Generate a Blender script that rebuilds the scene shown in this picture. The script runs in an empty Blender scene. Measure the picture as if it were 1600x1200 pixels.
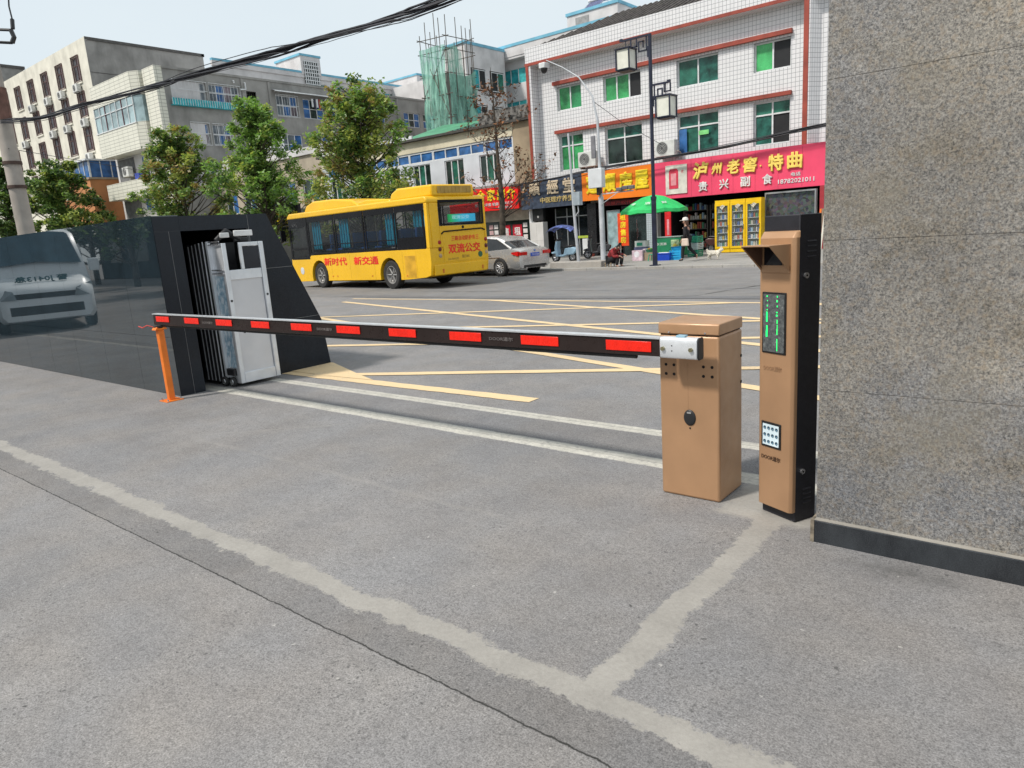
import bpy, bmesh, math, random
import numpy as np
from mathutils import Vector, Matrix
R = math.radians
random.seed(7)
SC = bpy.context.scene
COL = SC.collection
PI = math.pi

# ------------------------------------------------------------ camera
HCAM = 1.55
cd = bpy.data.cameras.new("camera"); cam = bpy.data.objects.new("camera", cd); COL.objects.link(cam)
SC.camera = cam
F_, PT, RO, YA = 1106.85771, 0.212506512, -0.0687811416, 0.696205180
_fw = Vector((-math.sin(YA)*math.cos(PT), math.cos(YA)*math.cos(PT), -math.sin(PT)))
_r = Vector((math.cos(YA), math.sin(YA), 0)); _u = _r.cross(_fw)
_r2 = _r*math.cos(RO)+_u*math.sin(RO); _u2 = -_r*math.sin(RO)+_u*math.cos(RO)
cam.matrix_world = Matrix(((_r2.x, _u2.x, -_fw.x, 0), (_r2.y, _u2.y, -_fw.y, 0), (_r2.z, _u2.z, -_fw.z, HCAM), (0, 0, 0, 1)))
cd.sensor_width = 36; cd.lens = F_*36/1600; cd.clip_end = 3000; cd.clip_start = 0.05

# ------------------------------------------------------------ sky, sun, exposure
SUN_EL, SUN_AZ = R(52), (-0.45, -1.0)      # horizontal direction towards the sun
w = bpy.data.worlds.new("World"); SC.world = w; w.use_nodes = True
nt = w.node_tree; nt.nodes.clear()
out = nt.nodes.new("ShaderNodeOutputWorld"); bg = nt.nodes.new("ShaderNodeBackground")
sky = nt.nodes.new("ShaderNodeTexSky"); sky.sky_type = 'NISHITA'; sky.sun_disc = False
sky.sun_elevation = SUN_EL; sky.sun_rotation = math.atan2(SUN_AZ[0], SUN_AZ[1])
sky.air_density = 1.0; sky.dust_density = 3.0; sky.ozone_density = 1.5
mx = nt.nodes.new("ShaderNodeMix"); mx.data_type = 'RGBA'
cl = nt.nodes.new("ShaderNodeTexNoise"); cl.inputs['Scale'].default_value = 1.6; cl.inputs['Detail'].default_value = 5
tc = nt.nodes.new("ShaderNodeTexCoord"); mp = nt.nodes.new("ShaderNodeMapping"); mp.inputs['Scale'].default_value = (1, 1, 2.5)
rg = nt.nodes.new("ShaderNodeMapRange"); rg.inputs[1].default_value = .3; rg.inputs[2].default_value = .75
rg.inputs[3].default_value = .80; rg.inputs[4].default_value = .95
nt.links.new(tc.outputs['Generated'], mp.inputs[0]); nt.links.new(mp.outputs[0], cl.inputs['Vector'])
nt.links.new(cl.outputs[0], rg.inputs[0]); nt.links.new(rg.outputs[0], mx.inputs[0])
nt.links.new(sky.outputs[0], mx.inputs[6]); mx.inputs[7].default_value = (4.85, 5.35, 5.55, 1)
nt.links.new(mx.outputs[2], bg.inputs[0]); bg.inputs[1].default_value = 0.11
nt.links.new(bg.outputs[0], out.inputs[0])
sl = bpy.data.lights.new("sun", 'SUN'); sl.energy = 2.3; sl.angle = R(5.5); sl.color = (1, .95, .87)
so = bpy.data.objects.new("sun", sl); COL.objects.link(so)
_sd = Vector((SUN_AZ[0], SUN_AZ[1], 0)).normalized()*math.cos(SUN_EL)+Vector((0, 0, math.sin(SUN_EL)))
so.rotation_euler = _sd.to_track_quat('Z', 'Y').to_euler()
SC.view_settings.view_transform = 'Standard'; SC.view_settings.look = 'None'
SC.view_settings.gamma = 1; SC.view_settings.exposure = 0.62
SC.cycles.max_bounces = 6; SC.cycles.transparent_max_bounces = 10

# ------------------------------------------------------------ helpers
def tag(o, label=None, cat=None, group=None, kind=None):
    if label: o['label'] = label
    if cat: o['category'] = cat
    if group: o['group'] = group
    if kind: o['kind'] = kind
    return o
def thing(name, loc, label, cat, group=None, rz=0):
    o = bpy.data.objects.new(name, None); COL.objects.link(o); o.location = loc; o.rotation_euler = (0, 0, rz)
    o.empty_display_size = .2
    return tag(o, label, cat, group)
def rootloc(o):
    while o.parent: o = o.parent
    return Vector(o.location)
def put(name, me, parent=None):
    o = bpy.data.objects.new(name, me); COL.objects.link(o)
    if parent: o.parent = parent
    return o
def copy_tree(o, parent=None):
    c = o.copy(); COL.objects.link(c); c.parent = parent
    for ch in [x for x in COL.objects if x.parent == o]: copy_tree(ch, c)
    return c
def kids(o): return [x for x in COL.objects if x.parent == o]

class MB:
    def __init__(s): s.v = []; s.f = []; s.m = []; s.mi = 0
    def add(s, vs, fs, mi=None):
        n = len(s.v); s.v += [tuple(v) for v in vs]; s.f += [tuple(i+n for i in f) for f in fs]
        s.m += [s.mi if mi is None else mi]*len(fs); return s
    def box(s, x0, x1, y0, y1, z0, z1, mi=None):
        if x0 > x1: x0, x1 = x1, x0
        if y0 > y1: y0, y1 = y1, y0
        if z0 > z1: z0, z1 = z1, z0
        return s.add([(x0, y0, z0), (x1, y0, z0), (x1, y1, z0), (x0, y1, z0), (x0, y0, z1), (x1, y0, z1), (x1, y1, z1), (x0, y1, z1)],
                     [(0, 3, 2, 1), (4, 5, 6, 7), (0, 1, 5, 4), (1, 2, 6, 5), (2, 3, 7, 6), (3, 0, 4, 7)], mi)
    def quad(s, a, b, c, d, mi=None): return s.add([a, b, c, d], [(0, 1, 2, 3)], mi)
    def prism(s, poly, a, b, axis='y', mi=None):
        # poly in the two other axes (x,z for 'y'; y,z for 'x'; x,y for 'z')
        def P(p, t): return {'y': (p[0], t, p[1]), 'x': (t, p[0], p[1]), 'z': (p[0], p[1], t)}[axis]
        n = len(poly); vs = [P(p, a) for p in poly]+[P(p, b) for p in poly]
        fs = [tuple(range(n)), tuple(range(2*n-1, n-1, -1))]+[(i, (i+1) % n+0, (i+1) % n+n, i+n)[::-1] for i in range(n)]
        return s.add(vs, fs, mi)
    def tube(s, pts, r, n=8, mi=None, cap=True):
        pts = [Vector(p) for p in pts]; rs = r if isinstance(r, (list, tuple)) else [r]*len(pts)
        vs = []; fs = []
        d0 = (pts[1]-pts[0]).normalized(); up = Vector((0, 0, 1)) if abs(d0.z) < .9 else Vector((1, 0, 0))
        for i, p in enumerate(pts):
            d = (pts[min(i+1, len(pts)-1)]-pts[max(i-1, 0)]).normalized()
            a = d.cross(up)
            if a.length < 1e-4: a = d.cross(Vector((0, 1, 0)))
            a.normalize(); b = a.cross(d)
            for k in range(n):
                t = 2*PI*k/n+PI/4; vs.append(p+(a*math.cos(t)+b*math.sin(t))*rs[i])
        for i in range(len(pts)-1):
            for k in range(n):
                k2 = (k+1) % n; fs.append((i*n+k, i*n+k2, (i+1)*n+k2, (i+1)*n+k))
        if cap: fs += [tuple(range(n))[::-1], tuple(range((len(pts)-1)*n, len(pts)*n))]
        return s.add(vs, fs, mi)
    def disc(s, c, r, nrm, t=.01, n=16, mi=None):
        c = Vector(c); nrm = Vector(nrm).normalized(); return s.tube([c-nrm*t/2, c+nrm*t/2], r, n, mi)
    def lathe(s, prof, c=(0, 0, 0), n=16, axis='z', mi=None):
        vs = []; fs = []
        for (r, h) in prof:
            for k in range(n):
                t = 2*PI*k/n; a, b = r*math.cos(t), r*math.sin(t)
                v = {'z': (a, b, h), 'y': (a, h, b), 'x': (h, a, b)}[axis]
                vs.append((c[0]+v[0], c[1]+v[1], c[2]+v[2]))
        for i in range(len(prof)-1):
            for k in range(n):
                k2 = (k+1) % n; fs.append((i*n+k, i*n+k2, (i+1)*n+k2, (i+1)*n+k))
        return s.add(vs, fs, mi)
    def build(s, name, mats, parent=None, world=False, smooth=False, bevel=0, seg=2, fix=True):
        me = bpy.data.meshes.new(name)
        off = rootloc(parent) if (world and parent) else Vector((0, 0, 0))
        vs = [(v[0]-off.x, v[1]-off.y, v[2]-off.z) for v in s.v]
        me.from_pydata(vs, [], s.f)
        for m in (mats if isinstance(mats, (list, tuple)) else [mats]): me.materials.append(m)
        me.polygons.foreach_set('material_index', s.m)
        if fix:
            b = bmesh.new(); b.from_mesh(me); bmesh.ops.recalc_face_normals(b, faces=b.faces); b.to_mesh(me); b.free()
        o = put(name, me, parent)
        if smooth:
            me.polygons.foreach_set('use_smooth', [True]*len(me.polygons)); me.set_sharp_from_angle(angle=R(40))
        if bevel:
            md = o.modifiers.new('b', 'BEVEL'); md.width = bevel; md.segments = seg; md.limit_method = 'ANGLE'; md.angle_limit = R(35)
            me.polygons.foreach_set('use_smooth', [True]*len(me.polygons)); me.set_sharp_from_angle(angle=R(50))
        return o

def apm(axis, pos, a, d, z):
    return (a, pos+d, z) if axis == 'y' else (pos-d, a, z)
def fbox(mb, axis, pos, a0, a1, d0, d1, z0, z1, mi=None):
    p = apm(axis, pos, a0, d0, z0); q = apm(axis, pos, a1, d1, z1)
    return mb.box(p[0], q[0], p[1], q[1], p[2], q[2], mi)
def wall(mb, axis, pos, a0, a1, z0, z1, holes, depth=.2, mi=0, rmi=None):
    A = sorted({a0, a1, *[h[0] for h in holes], *[h[1] for h in holes]}); Z = sorted({z0, z1, *[h[2] for h in holes], *[h[3] for h in holes]})
    for i in range(len(A)-1):
        for j in range(len(Z)-1):
            ca, cz = (A[i]+A[i+1])/2, (Z[j]+Z[j+1])/2
            if any(h[0] < ca < h[1] and h[2] < cz < h[3] for h in holes): continue
            mb.quad(*[apm(axis, pos, a, 0, z) for a, z in ((A[i], Z[j]), (A[i+1], Z[j]), (A[i+1], Z[j+1]), (A[i], Z[j+1]))], mi=mi)
    for h in holes:
        c = [(h[0], h[2]), (h[1], h[2]), (h[1], h[3]), (h[0], h[3])]
        for k in range(4):
            p, q = c[k], c[(k+1) % 4]
            mb.quad(apm(axis, pos, p[0], 0, p[1]), apm(axis, pos, p[0], depth, p[1]), apm(axis, pos, q[0], depth, q[1]), apm(axis, pos, q[0], 0, q[1]), mi=mi if rmi is None else rmi)
def window(parent, axis, pos, a0, a1, z0, z1, fm, pms, nx=2, transom=None, depth=.12, fw=.06, name='window', bars=0, barm=None, skip=()):
    f = MB()
    d0, d1 = depth-.05, depth+.02
    for (p, q, r, t) in ((a0, a1, z0, z0+fw), (a0, a1, z1-fw, z1), (a0, a0+fw, z0+fw, z1-fw), (a1-fw, a1, z0+fw, z1-fw)):
        fbox(f, axis, pos, p, q, d0, d1, r, t)
    for k in range(1, nx):
        c = a0+(a1-a0)*k/nx; fbox(f, axis, pos, c-fw/2, c+fw/2, d0+.004, d1, z0+fw, z1-fw)
    if transom: fbox(f, axis, pos, a0+fw, a1-fw, d0+.008, d1, transom-fw/2, transom+fw/2)
    o = f.build(name, fm, parent, world=True)
    g = MB(); rows = [(z0, transom), (transom, z1)] if transom else [(z0, z1)]
    k = 0
    for (za, zb) in rows:
        for i in range(nx):
            if k not in skip:
                p, q = a0+(a1-a0)*i/nx, a0+(a1-a0)*(i+1)/nx
                jd = random.uniform(-.006, .006)
                g.quad(apm(axis, pos, p, depth+.0+jd, za), apm(axis, pos, q, depth+.0-jd, za), apm(axis, pos, q, depth-jd, zb), apm(axis, pos, p, depth+jd, zb), mi=k % len(pms))
            k += 1
    g.build('pane', pms, o, world=True)
    if bars:
        b = MB()
        n = max(2, int((a1-a0)/bars))
        for i in range(n+1):
            c = a0-.05+(a1-a0+.1)*i/n; fbox(b, axis, pos, c-.008, c+.008, -.12, -.104, z0-.1, z1+.05)
        for zz in (z0-.1, (z0+z1)/2, z1+.03): fbox(b, axis, pos, a0-.06, a1+.06, -.15, -.122, zz, zz+.03)
        b.build('security_bars', barm or fm, o, world=True)
    return o

_tc = {}
def text(body, w, h, o, r, u, mat, parent, world=True, name='lettering', ext=.01, thick=0.0, shear=0):
    """body drawn in a w x h box centred on o, r = reading direction, u = up; stands proud by ext"""
    key = (body, thick)
    if key not in _tc:
        c = bpy.data.curves.new('t', 'FONT'); c.body = body; c.align_x = 'LEFT'; c.resolution_u = 2; c.extrude = .5; c.bevel_depth = thick; c.bevel_resolution = 0; c.space_line = 1.0
        to = bpy.data.objects.new('t', c); COL.objects.link(to)
        dg = bpy.context.evaluated_depsgraph_get(); me = bpy.data.meshes.new_from_object(to.evaluated_get(dg))
        bpy.data.objects.remove(to); _tc[key] = me
    me = _tc[key].copy(); me.name = name
    n = len(me.vertices); a = np.empty(n*3); me.vertices.foreach_get('co', a); a = a.reshape(-1, 3)
    mn, mxx = a.min(0), a.max(0); c = (mn+mxx)/2; s = np.array([w/(mxx[0]-mn[0]), h/(mxx[1]-mn[1]), ext])
    a = (a-c)*s; a[:, 2] += ext/2; a[:, 0] += a[:, 1]*shear
    r = Vector(r).normalized(); u = Vector(u).normalized(); nn = r.cross(u)
    off = rootloc(parent) if (world and parent) else Vector((0, 0, 0)); oo = Vector(o)-off
    b = a[:, :1]*np.array(r)+a[:, 1:2]*np.array(u)+a[:, 2:3]*np.array(nn)+np.array(oo)
    me.vertices.foreach_set('co', b.ravel()); me.update()
    me.materials.clear(); me.materials.append(mat)
    me.polygons.foreach_set('material_index', [0]*len(me.polygons))
    return put(name, me, parent)

# ------------------------------------------------------------ materials
def NN(t, kind, **k):
    n = t.nodes.new('ShaderNode'+kind)
    for a, b in k.items():
        if a.startswith('_'): n.inputs[int(a[1:])].default_value = b
        else: setattr(n, a, b)
    return n
def newmat(name):
    m = bpy.data.materials.new(name); m.use_nodes = True; return m, m.node_tree, m.node_tree.nodes['Principled BSDF']
def ramp(t, fac, stops):
    r = NN(t, 'ValToRGB'); t.links.new(fac, r.inputs[0]); e = r.color_ramp.elements
    while len(e) < len(stops): e.new(.5)
    for i, (p, c) in enumerate(stops): e[i].position = p; e[i].color = (*c, 1) if len(c) == 3 else c
    return r
def noise(t, scale, detail=4, vec=None, rough=.5, stretch=None):
    g = NN(t, 'NewGeometry'); n = NN(t, 'TexNoise'); n.inputs['Scale'].default_value = scale; n.inputs['Detail'].default_value = detail; n.inputs['Roughness'].default_value = rough
    src = vec or g.outputs['Position']
    if stretch:
        m = NN(t, 'Mapping'); m.inputs['Scale'].default_value = stretch; t.links.new(src, m.inputs[0]); src = m.outputs[0]
    t.links.new(src, n.inputs['Vector']); return n.outputs[0]
def mixc(t, fac, a, b, mode='MIX'):
    m = NN(t, 'Mix', data_type='RGBA', blend_type=mode)
    for s, v in ((0, fac), (6, a), (7, b)):
        if isinstance(v, (int, float)): m.inputs[s].default_value = v
        elif isinstance(v, tuple): m.inputs[s].default_value = (*v, 1)
        else: t.links.new(v, m.inputs[s])
    return m.outputs[2]
def rng(t, v, a, b, c, d):
    m = NN(t, 'MapRange'); t.links.new(v, m.inputs[0])
    for i, x in enumerate((a, b, c, d)): m.inputs[i+1].default_value = x
    return m.outputs[0]
_mc = {}
def M(name, col, rough=.7, metal=0, var=.14, scale=3, bump=0, bscale=80, ior=1.45, stain=0, stretch=None):
    if name in _mc: return _mc[name]
    m, t, b = newmat(name)
    n = noise(t, scale, 5, stretch=stretch)
    lo = tuple(c*(1-var*2) for c in col); hi = tuple(min(1, c*(1+var)) for c in col)
    r = ramp(t, n, [(.3, lo), (.65, hi)]).outputs[0]
    if stain:
        s = noise(t, .9, 6, rough=.7, stretch=(1, 1, .25)); r = mixc(t, rng(t, s, .5, .75, 0, stain), r, tuple(c*.35 for c in col))
    t.links.new(r, b.inputs['Base Color'])
    b.inputs['Roughness'].default_value = rough; b.inputs['Metallic'].default_value = metal; b.inputs['IOR'].default_value = ior
    if rough < .6 or True:
        t.links.new(rng(t, noise(t, scale*4+2, 3), .3, .7, max(.02, rough-.08), min(1, rough+.08)), b.inputs['Roughness'])
    if bump:
        bn = NN(t, 'Bump'); bn.inputs['Strength'].default_value = bump; bn.inputs['Distance'].default_value = .01
        t.links.new(noise(t, bscale, 4), bn.inputs['Height']); t.links.new(bn.outputs[0], b.inputs['Normal'])
    _mc[name] = m; return m
def emis(name, col, s):
    if name in _mc: return _mc[name]
    m, t, b = newmat(name); b.inputs['Base Color'].default_value = (*[c*.3 for c in col], 1)
    b.inputs['Emission Color'].default_value = (*col, 1); b.inputs['Emission Strength'].default_value = s; _mc[name] = m; return m
def thinglass(name, col, alpha, rough=.05, ior=1.6):
    """partly see-through tinted pane: transparent mixed with a glossy dark coat"""
    if name in _mc: return _mc[name]
    m, t, b = newmat(name)
    b.inputs['Base Color'].default_value = (*col, 1); b.inputs['Roughness'].default_value = rough; b.inputs['Alpha'].default_value = alpha; b.inputs['IOR'].default_value = ior
    _mc[name] = m; return m

def asphalt(name, base, speck=.5, pits=.8):
    m, t, b = newmat(name)
    big = noise(t, .35, 6, rough=.65); mid = noise(t, 2.3, 6, rough=.7); fine = noise(t, 150, 3, rough=.8); fine2 = noise(t, 55, 4, rough=.75)
    g = NN(t, 'NewGeometry')
    c1 = ramp(t, big, [(.3, tuple(x*.84 for x in base)), (.7, tuple(x*1.13 for x in base))]).outputs[0]
    c2 = mixc(t, 1.0, c1, ramp(t, mid, [(.25, (.84, .84, .85)), (.72, (1.12, 1.115, 1.1))]).outputs[0], 'MULTIPLY')
    c3 = mixc(t, 1.0, c2, ramp(t, fine2, [(.3, (1-.36*speck,)*3), (.5, (1, 1, 1)), (.72, (1+.24*speck,)*3)]).outputs[0], 'MULTIPLY')
    c4 = mixc(t, 1.0, c3, ramp(t, fine, [(.32, (1-.6*speck,)*3), (.5, (1, 1, 1)), (.72, (1+.5*speck,)*3)]).outputs[0], 'MULTIPLY')
    rs_ = noise(t, 15, 7, rough=.85); c4 = mixc(t, 1.0, c4, ramp(t, rs_, [(.3, (1-.22*speck,)*3), (.5, (1, 1, 1)), (.7, (1+.12*speck,)*3)]).outputs[0], 'MULTIPLY')
    hue = noise(t, 1.7, 4); c4 = mixc(t, 1.0, c4, ramp(t, hue, [(.35, (1.03, .995, .965)), (.65, (.985, .99, 1.01))]).outputs[0], 'MULTIPLY')
    fc = noise(t, 1.2, 6, rough=.75)
    for vs_, r0, r1, lo, hi, dk in ((34, .14, .27, .44, .62, .38), (62, .18, .30, .38, .58, .5), (15, .07, .13, .44, .60, .25)):
        v = NN(t, 'TexVoronoi', feature='F1'); v.inputs['Scale'].default_value = vs_; v.inputs['Randomness'].default_value = 1
        dn = NN(t, 'VectorMath', operation='ADD'); nn_ = NN(t, 'TexNoise'); nn_.inputs['Scale'].default_value = vs_*1.6; t.links.new(g.outputs['Position'], nn_.inputs['Vector'])
        sc_ = NN(t, 'VectorMath', operation='SCALE'); sc_.inputs['Scale'].default_value = .9/vs_; t.links.new(nn_.outputs[1], sc_.inputs[0])
        t.links.new(g.outputs['Position'], dn.inputs[0]); t.links.new(sc_.outputs[0], dn.inputs[1]); t.links.new(dn.outputs[0], v.inputs['Vector'])
        cr = NN(t, 'SeparateXYZ'); t.links.new(v.outputs['Color'], cr.inputs[0])
        pf = NN(t, 'Math', operation='MULTIPLY'); t.links.new(rng(t, v.outputs[0], r0, r1, 1, 0), pf.inputs[0]); t.links.new(rng(t, fc, lo, hi, .12*pits, pits), pf.inputs[1])
        p2 = NN(t, 'Math', operation='MULTIPLY'); t.links.new(pf.outputs[0], p2.inputs[0]); t.links.new(rng(t, cr.outputs[0], .45, .6, 0, 1), p2.inputs[1])
        c4 = mixc(t, p2.outputs[0], c4, tuple(x*dk for x in base))
    w = noise(t, 26, 2); c4 = mixc(t, rng(t, w, .735, .76, 0, .45), c4, (.55, .53, .5))
    oil = noise(t, 1.1, 7, rough=.75); c4 = mixc(t, rng(t, oil, .56, .72, 0, .3), c4, tuple(x*.6 for x in base))
    t.links.new(c4, b.inputs['Base Color']); b.inputs['Roughness'].default_value = .88; b.inputs['Specular IOR Level'].default_value = .3
    bn = NN(t, 'Bump'); bn.inputs['Strength'].default_value = .5; bn.inputs['Distance'].default_value = .005
    t.links.new(fine2, bn.inputs['Height']); t.links.new(bn.outputs[0], b.inputs['Normal'])
    return m
def tiles(name, tw, th, tile, grout, g=.02, rough=.35, var=.05, stain=.2):
    m, t, b = newmat(name)
    ge = NN(t, 'NewGeometry'); sx = NN(t, 'SeparateXYZ'); t.links.new(ge.outputs['Position'], sx.inputs[0])
    ad = NN(t, 'Math', operation='ADD'); t.links.new(sx.outputs[0], ad.inputs[0]); t.links.new(sx.outputs[1], ad.inputs[1])
    cb = NN(t, 'CombineXYZ'); t.links.new(ad.outputs[0], cb.inputs[0]); t.links.new(sx.outputs[2], cb.inputs[1])
    br = NN(t, 'TexBrick', offset=0.0, squash=1.0); t.links.new(cb.outputs[0], br.inputs['Vector'])
    br.inputs['Scale'].default_value = 1; br.inputs['Brick Width'].default_value = tw; br.inputs['Row Height'].default_value = th
    br.inputs['Mortar Size'].default_value = g; br.inputs['Mortar Smooth'].default_value = .15
    br.inputs['Color1'].default_value = (*tile, 1); br.inputs['Color2'].default_value = (*[c*(1-var) for c in tile], 1); br.inputs['Mortar'].default_value = (*grout, 1)
    c = br.outputs[0]
    if stain:
        s = noise(t, .7, 7, rough=.7, stretch=(1, 1, .3)); c = mixc(t, rng(t, s, .45, .8, 0, stain), c, tuple(x*.5 for x in tile))
    t.links.new(c, b.inputs['Base Color']); b.inputs['Roughness'].default_value = rough
    return m
# ------------------------------------------------------------ ground, road, pavement
def gnodes(t):
    ge = NN(t, 'NewGeometry'); sx = NN(t, 'SeparateXYZ'); t.links.new(ge.outputs['Position'], sx.inputs[0]); return sx.outputs[0], sx.outputs[1]
def mth(t, op, a, b=0.0, c=None):
    m = NN(t, 'Math', operation=op)
    for i, v in enumerate((a, b) if c is None else (a, b, c)):
        if isinstance(v, (int, float)): m.inputs[i].default_value = v
        else: t.links.new(v, m.inputs[i])
    return m.outputs[0]
m_yard = asphalt('yard_asphalt', (.230, .225, .225), .9, .9)
def patch_yard(m):
    """poured repairs, the darker trench strip and the pale gate tracks laid in the asphalt"""
    t = m.node_tree; b = t.nodes['Principled BSDF']; cur = b.inputs['Base Color'].links[0].from_socket
    X, Y = gnodes(t)
    n1 = noise(t, 3.5, 3); n2 = noise(t, 24, 4, rough=.7); n3 = noise(t, 110, 3, rough=.7)
    wob = mth(t, 'ADD', mth(t, 'MULTIPLY_ADD', n1, .15, -.075), mth(t, 'ADD', mth(t, 'MULTIPLY_ADD', n2, .13, -.065), mth(t, 'MULTIPLY_ADD', n3, .035, -.017)))
    def band(V, c, hw, soft, k=1.0, slope=0, O=None):
        v = mth(t, 'ADD', V, mth(t, 'MULTIPLY', wob, k))
        if slope: v = mth(t, 'MULTIPLY_ADD', O, -slope, v)
        return rng(t, mth(t, 'ABSOLUTE', mth(t, 'SUBTRACT', v, c)), hw-soft, hw+soft, 1, 0)
    def AND(a, b_): return mth(t, 'MULTIPLY', a, b_)
    def OR(a, b_): return mth(t, 'MAXIMUM', a, b_)
    tx = noise(t, 45, 5, rough=.75); sm = noise(t, 5, 4)
    conc = mixc(t, 1, ramp(t, tx, [(.3, (.285, .268, .245)), (.7, (.355, .337, .31))]).outputs[0], ramp(t, sm, [(.3, (.88,)*3), (.7, (1.08,)*3)]).outputs[0], 'MULTIPLY')
    trk = mixc(t, 1, ramp(t, tx, [(.3, (.40, .38, .335)), (.65, (.57, .545, .485))]).outputs[0], ramp(t, sm, [(.3, (.85,)*3), (.7, (1.1,)*3)]).outputs[0], 'MULTIPLY')
    cur = mixc(t, AND(band(Y, 1.60, .095, .004, .12), .85), cur, mixc(t, 1, cur, (.80, .795, .79), 'MULTIPLY'))
    cur = mixc(t, AND(rng(t, Y, 1.49, 1.51, 1, 0), .5), cur, mixc(t, 1, cur, (1.0, .985, .965), 'MULTIPLY'))
    cur = mixc(t, band(Y, 1.508, .0035, .002, .16), cur, (.035, .034, .032))
    msk = band(Y, 1.75, .06, .008)
    msk = OR(msk, AND(band(X, -1.205, .064, .008, .8), band(Y, 2.6, .85, .01)))
    msk = OR(msk, AND(band(X, -1.26, .24, .03), band(Y, 3.49, .075, .03, .8)))
    msk = OR(msk, AND(band(X, -1.37, .11, .02), band(Y, 3.72, .2, .03)))
    cur = mixc(t, AND(msk, .93), cur, conc)
    fnt = OR(AND(band(Y, 2.76, .012, .02, .6), band(X, -4.2, 1.8, .1)), AND(band(Y, 5.9+2.85, .014, .02, .5, -.9, X) if False else band(Y, 8.15, .016, .02, .6, .9, X), band(X, -5.45, .5, .05)))
    cur = mixc(t, AND(fnt, .30), cur, conc)
    tk = AND(band(Y, 3.985, .085, .008, .25), rng(t, X, -8.4, -8.3, 0, 1)); tk = OR(tk, AND(band(Y, 4.595, .068, .005, .12), rng(t, X, -8.4, -8.3, 0, 1)))
    cur = mixc(t, AND(tk, rng(t, n2, .32, .5, .35, .92)), cur, trk)
    gr = OR(band(Y, 3.985, .005, .003, .05), band(Y, 4.60, .006, .003, .04)); cur = mixc(t, AND(gr, .5), cur, (.2, .19, .17))
    st_ = AND(band(Y, 3.19, .05, .07, 1.2), band(X, -.52, .14, .16, 1.2)); cur = mixc(t, AND(st_, rng(t, n2, .3, .6, .3, 1)), cur, (.09, .088, .086))
    # large mottling between old and newer asphalt
    bd = AND(band(Y, 4.28, .24, .02, .3), 1.0); cur = mixc(t, AND(bd, .6), cur, mixc(t, 1, cur, (.80, .81, .83), 'MULTIPLY'))
    t.links.new(cur, b.inputs['Base Color'])
patch_yard(m_yard)
m_street = asphalt('street_asphalt', (.20, .198, .198), .3)
def worn(name, col, under, lo=.5, hi=.62):
    m, t, b = newmat(name)
    n = noise(t, 26, 6, rough=.8); n2 = noise(t, 2.5, 4)
    ad = NN(t, 'Math', operation='ADD'); t.links.new(n, ad.inputs[0]); t.links.new(rng(t, n2, .3, .7, -.06, .12), ad.inputs[1])
    f = rng(t, ad.outputs[0], lo, hi, 0, .85)
    t.links.new(mixc(t, f, col, under), b.inputs['Base Color']); b.inputs['Roughness'].default_value = .8; return m
m_yel = worn('worn_yellow_paint', (.70, .52, .30), (.36, .32, .27), .56, .8)
m_white = worn('worn_white_paint', (.62, .61, .58), (.33, .32, .3), .5, .7)
def sheet(name, polys, mat, z, kind='structure', parent=None):
    b = MB()
    for p in polys: b.add([(x, y, z) for x, y in p], [tuple(range(len(p)))])
    o = b.build(name, mat, parent, fix=False)
    return tag(o, kind=kind)
g = MB(); g.quad((-700, -700, 0), (700, -700, 0), (700, 900, 0), (-700, 900, 0)); tag(g.build('ground', m_yard, fix=False), kind='structure')
sheet('road', [[(-400, 12.9), (-18, 12.85), (-9, 13.05), (-4, 13.1), (300, 13.1), (300, 21.0), (-400, 21.0)]], m_street, .004)
m_pave = tiles('pavement_tiles', .3, .3, (.30, .29, .275), (.2, .19, .18), .012, .85, .12, .3)
# the pavement needs plan coordinates
def plan_tiles(name, tw, col, grout):
    m, t, b = newmat(name); ge = NN(t, 'NewGeometry')
    br = NN(t, 'TexBrick', offset=.5); t.links.new(ge.outputs['Position'], br.inputs['Vector'])
    br.inputs['Scale'].default_value = 1; br.inputs['Brick Width'].default_value = tw*2; br.inputs['Row Height'].default_value = tw
    br.inputs['Mortar Size'].default_value = .012; br.inputs['Color1'].default_value = (*col, 1); br.inputs['Color2'].default_value = (*[c*.84 for c in col], 1); br.inputs['Mortar'].default_value = (*grout, 1)
    s = noise(t, .8, 6, rough=.7); c = mixc(t, rng(t, s, .45, .75, 0, .5), br.outputs[0], tuple(x*.6 for x in col))
    t.links.new(c, b.inputs['Base Color']); b.inputs['Roughness'].default_value = .85; return m
m_pave = plan_tiles('pavement_tiles2', .25, (.33, .32, .30), (.2, .195, .19))
p = MB(); p.box(-300, 200, 21.46, 60, -.2, .08); tag(p.build('pavement', m_pave), kind='structure')
p = MB()
x = -120
while x < 20:
    p.box(x, x+.99, 21.3, 21.457, -.1, .085+random.uniform(-.003, .003)); x += 1.0
tag(p.build('kerb', asphalt('kerb_stone', (.36, .35, .33), .4), bevel=.01), kind='structure')

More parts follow.
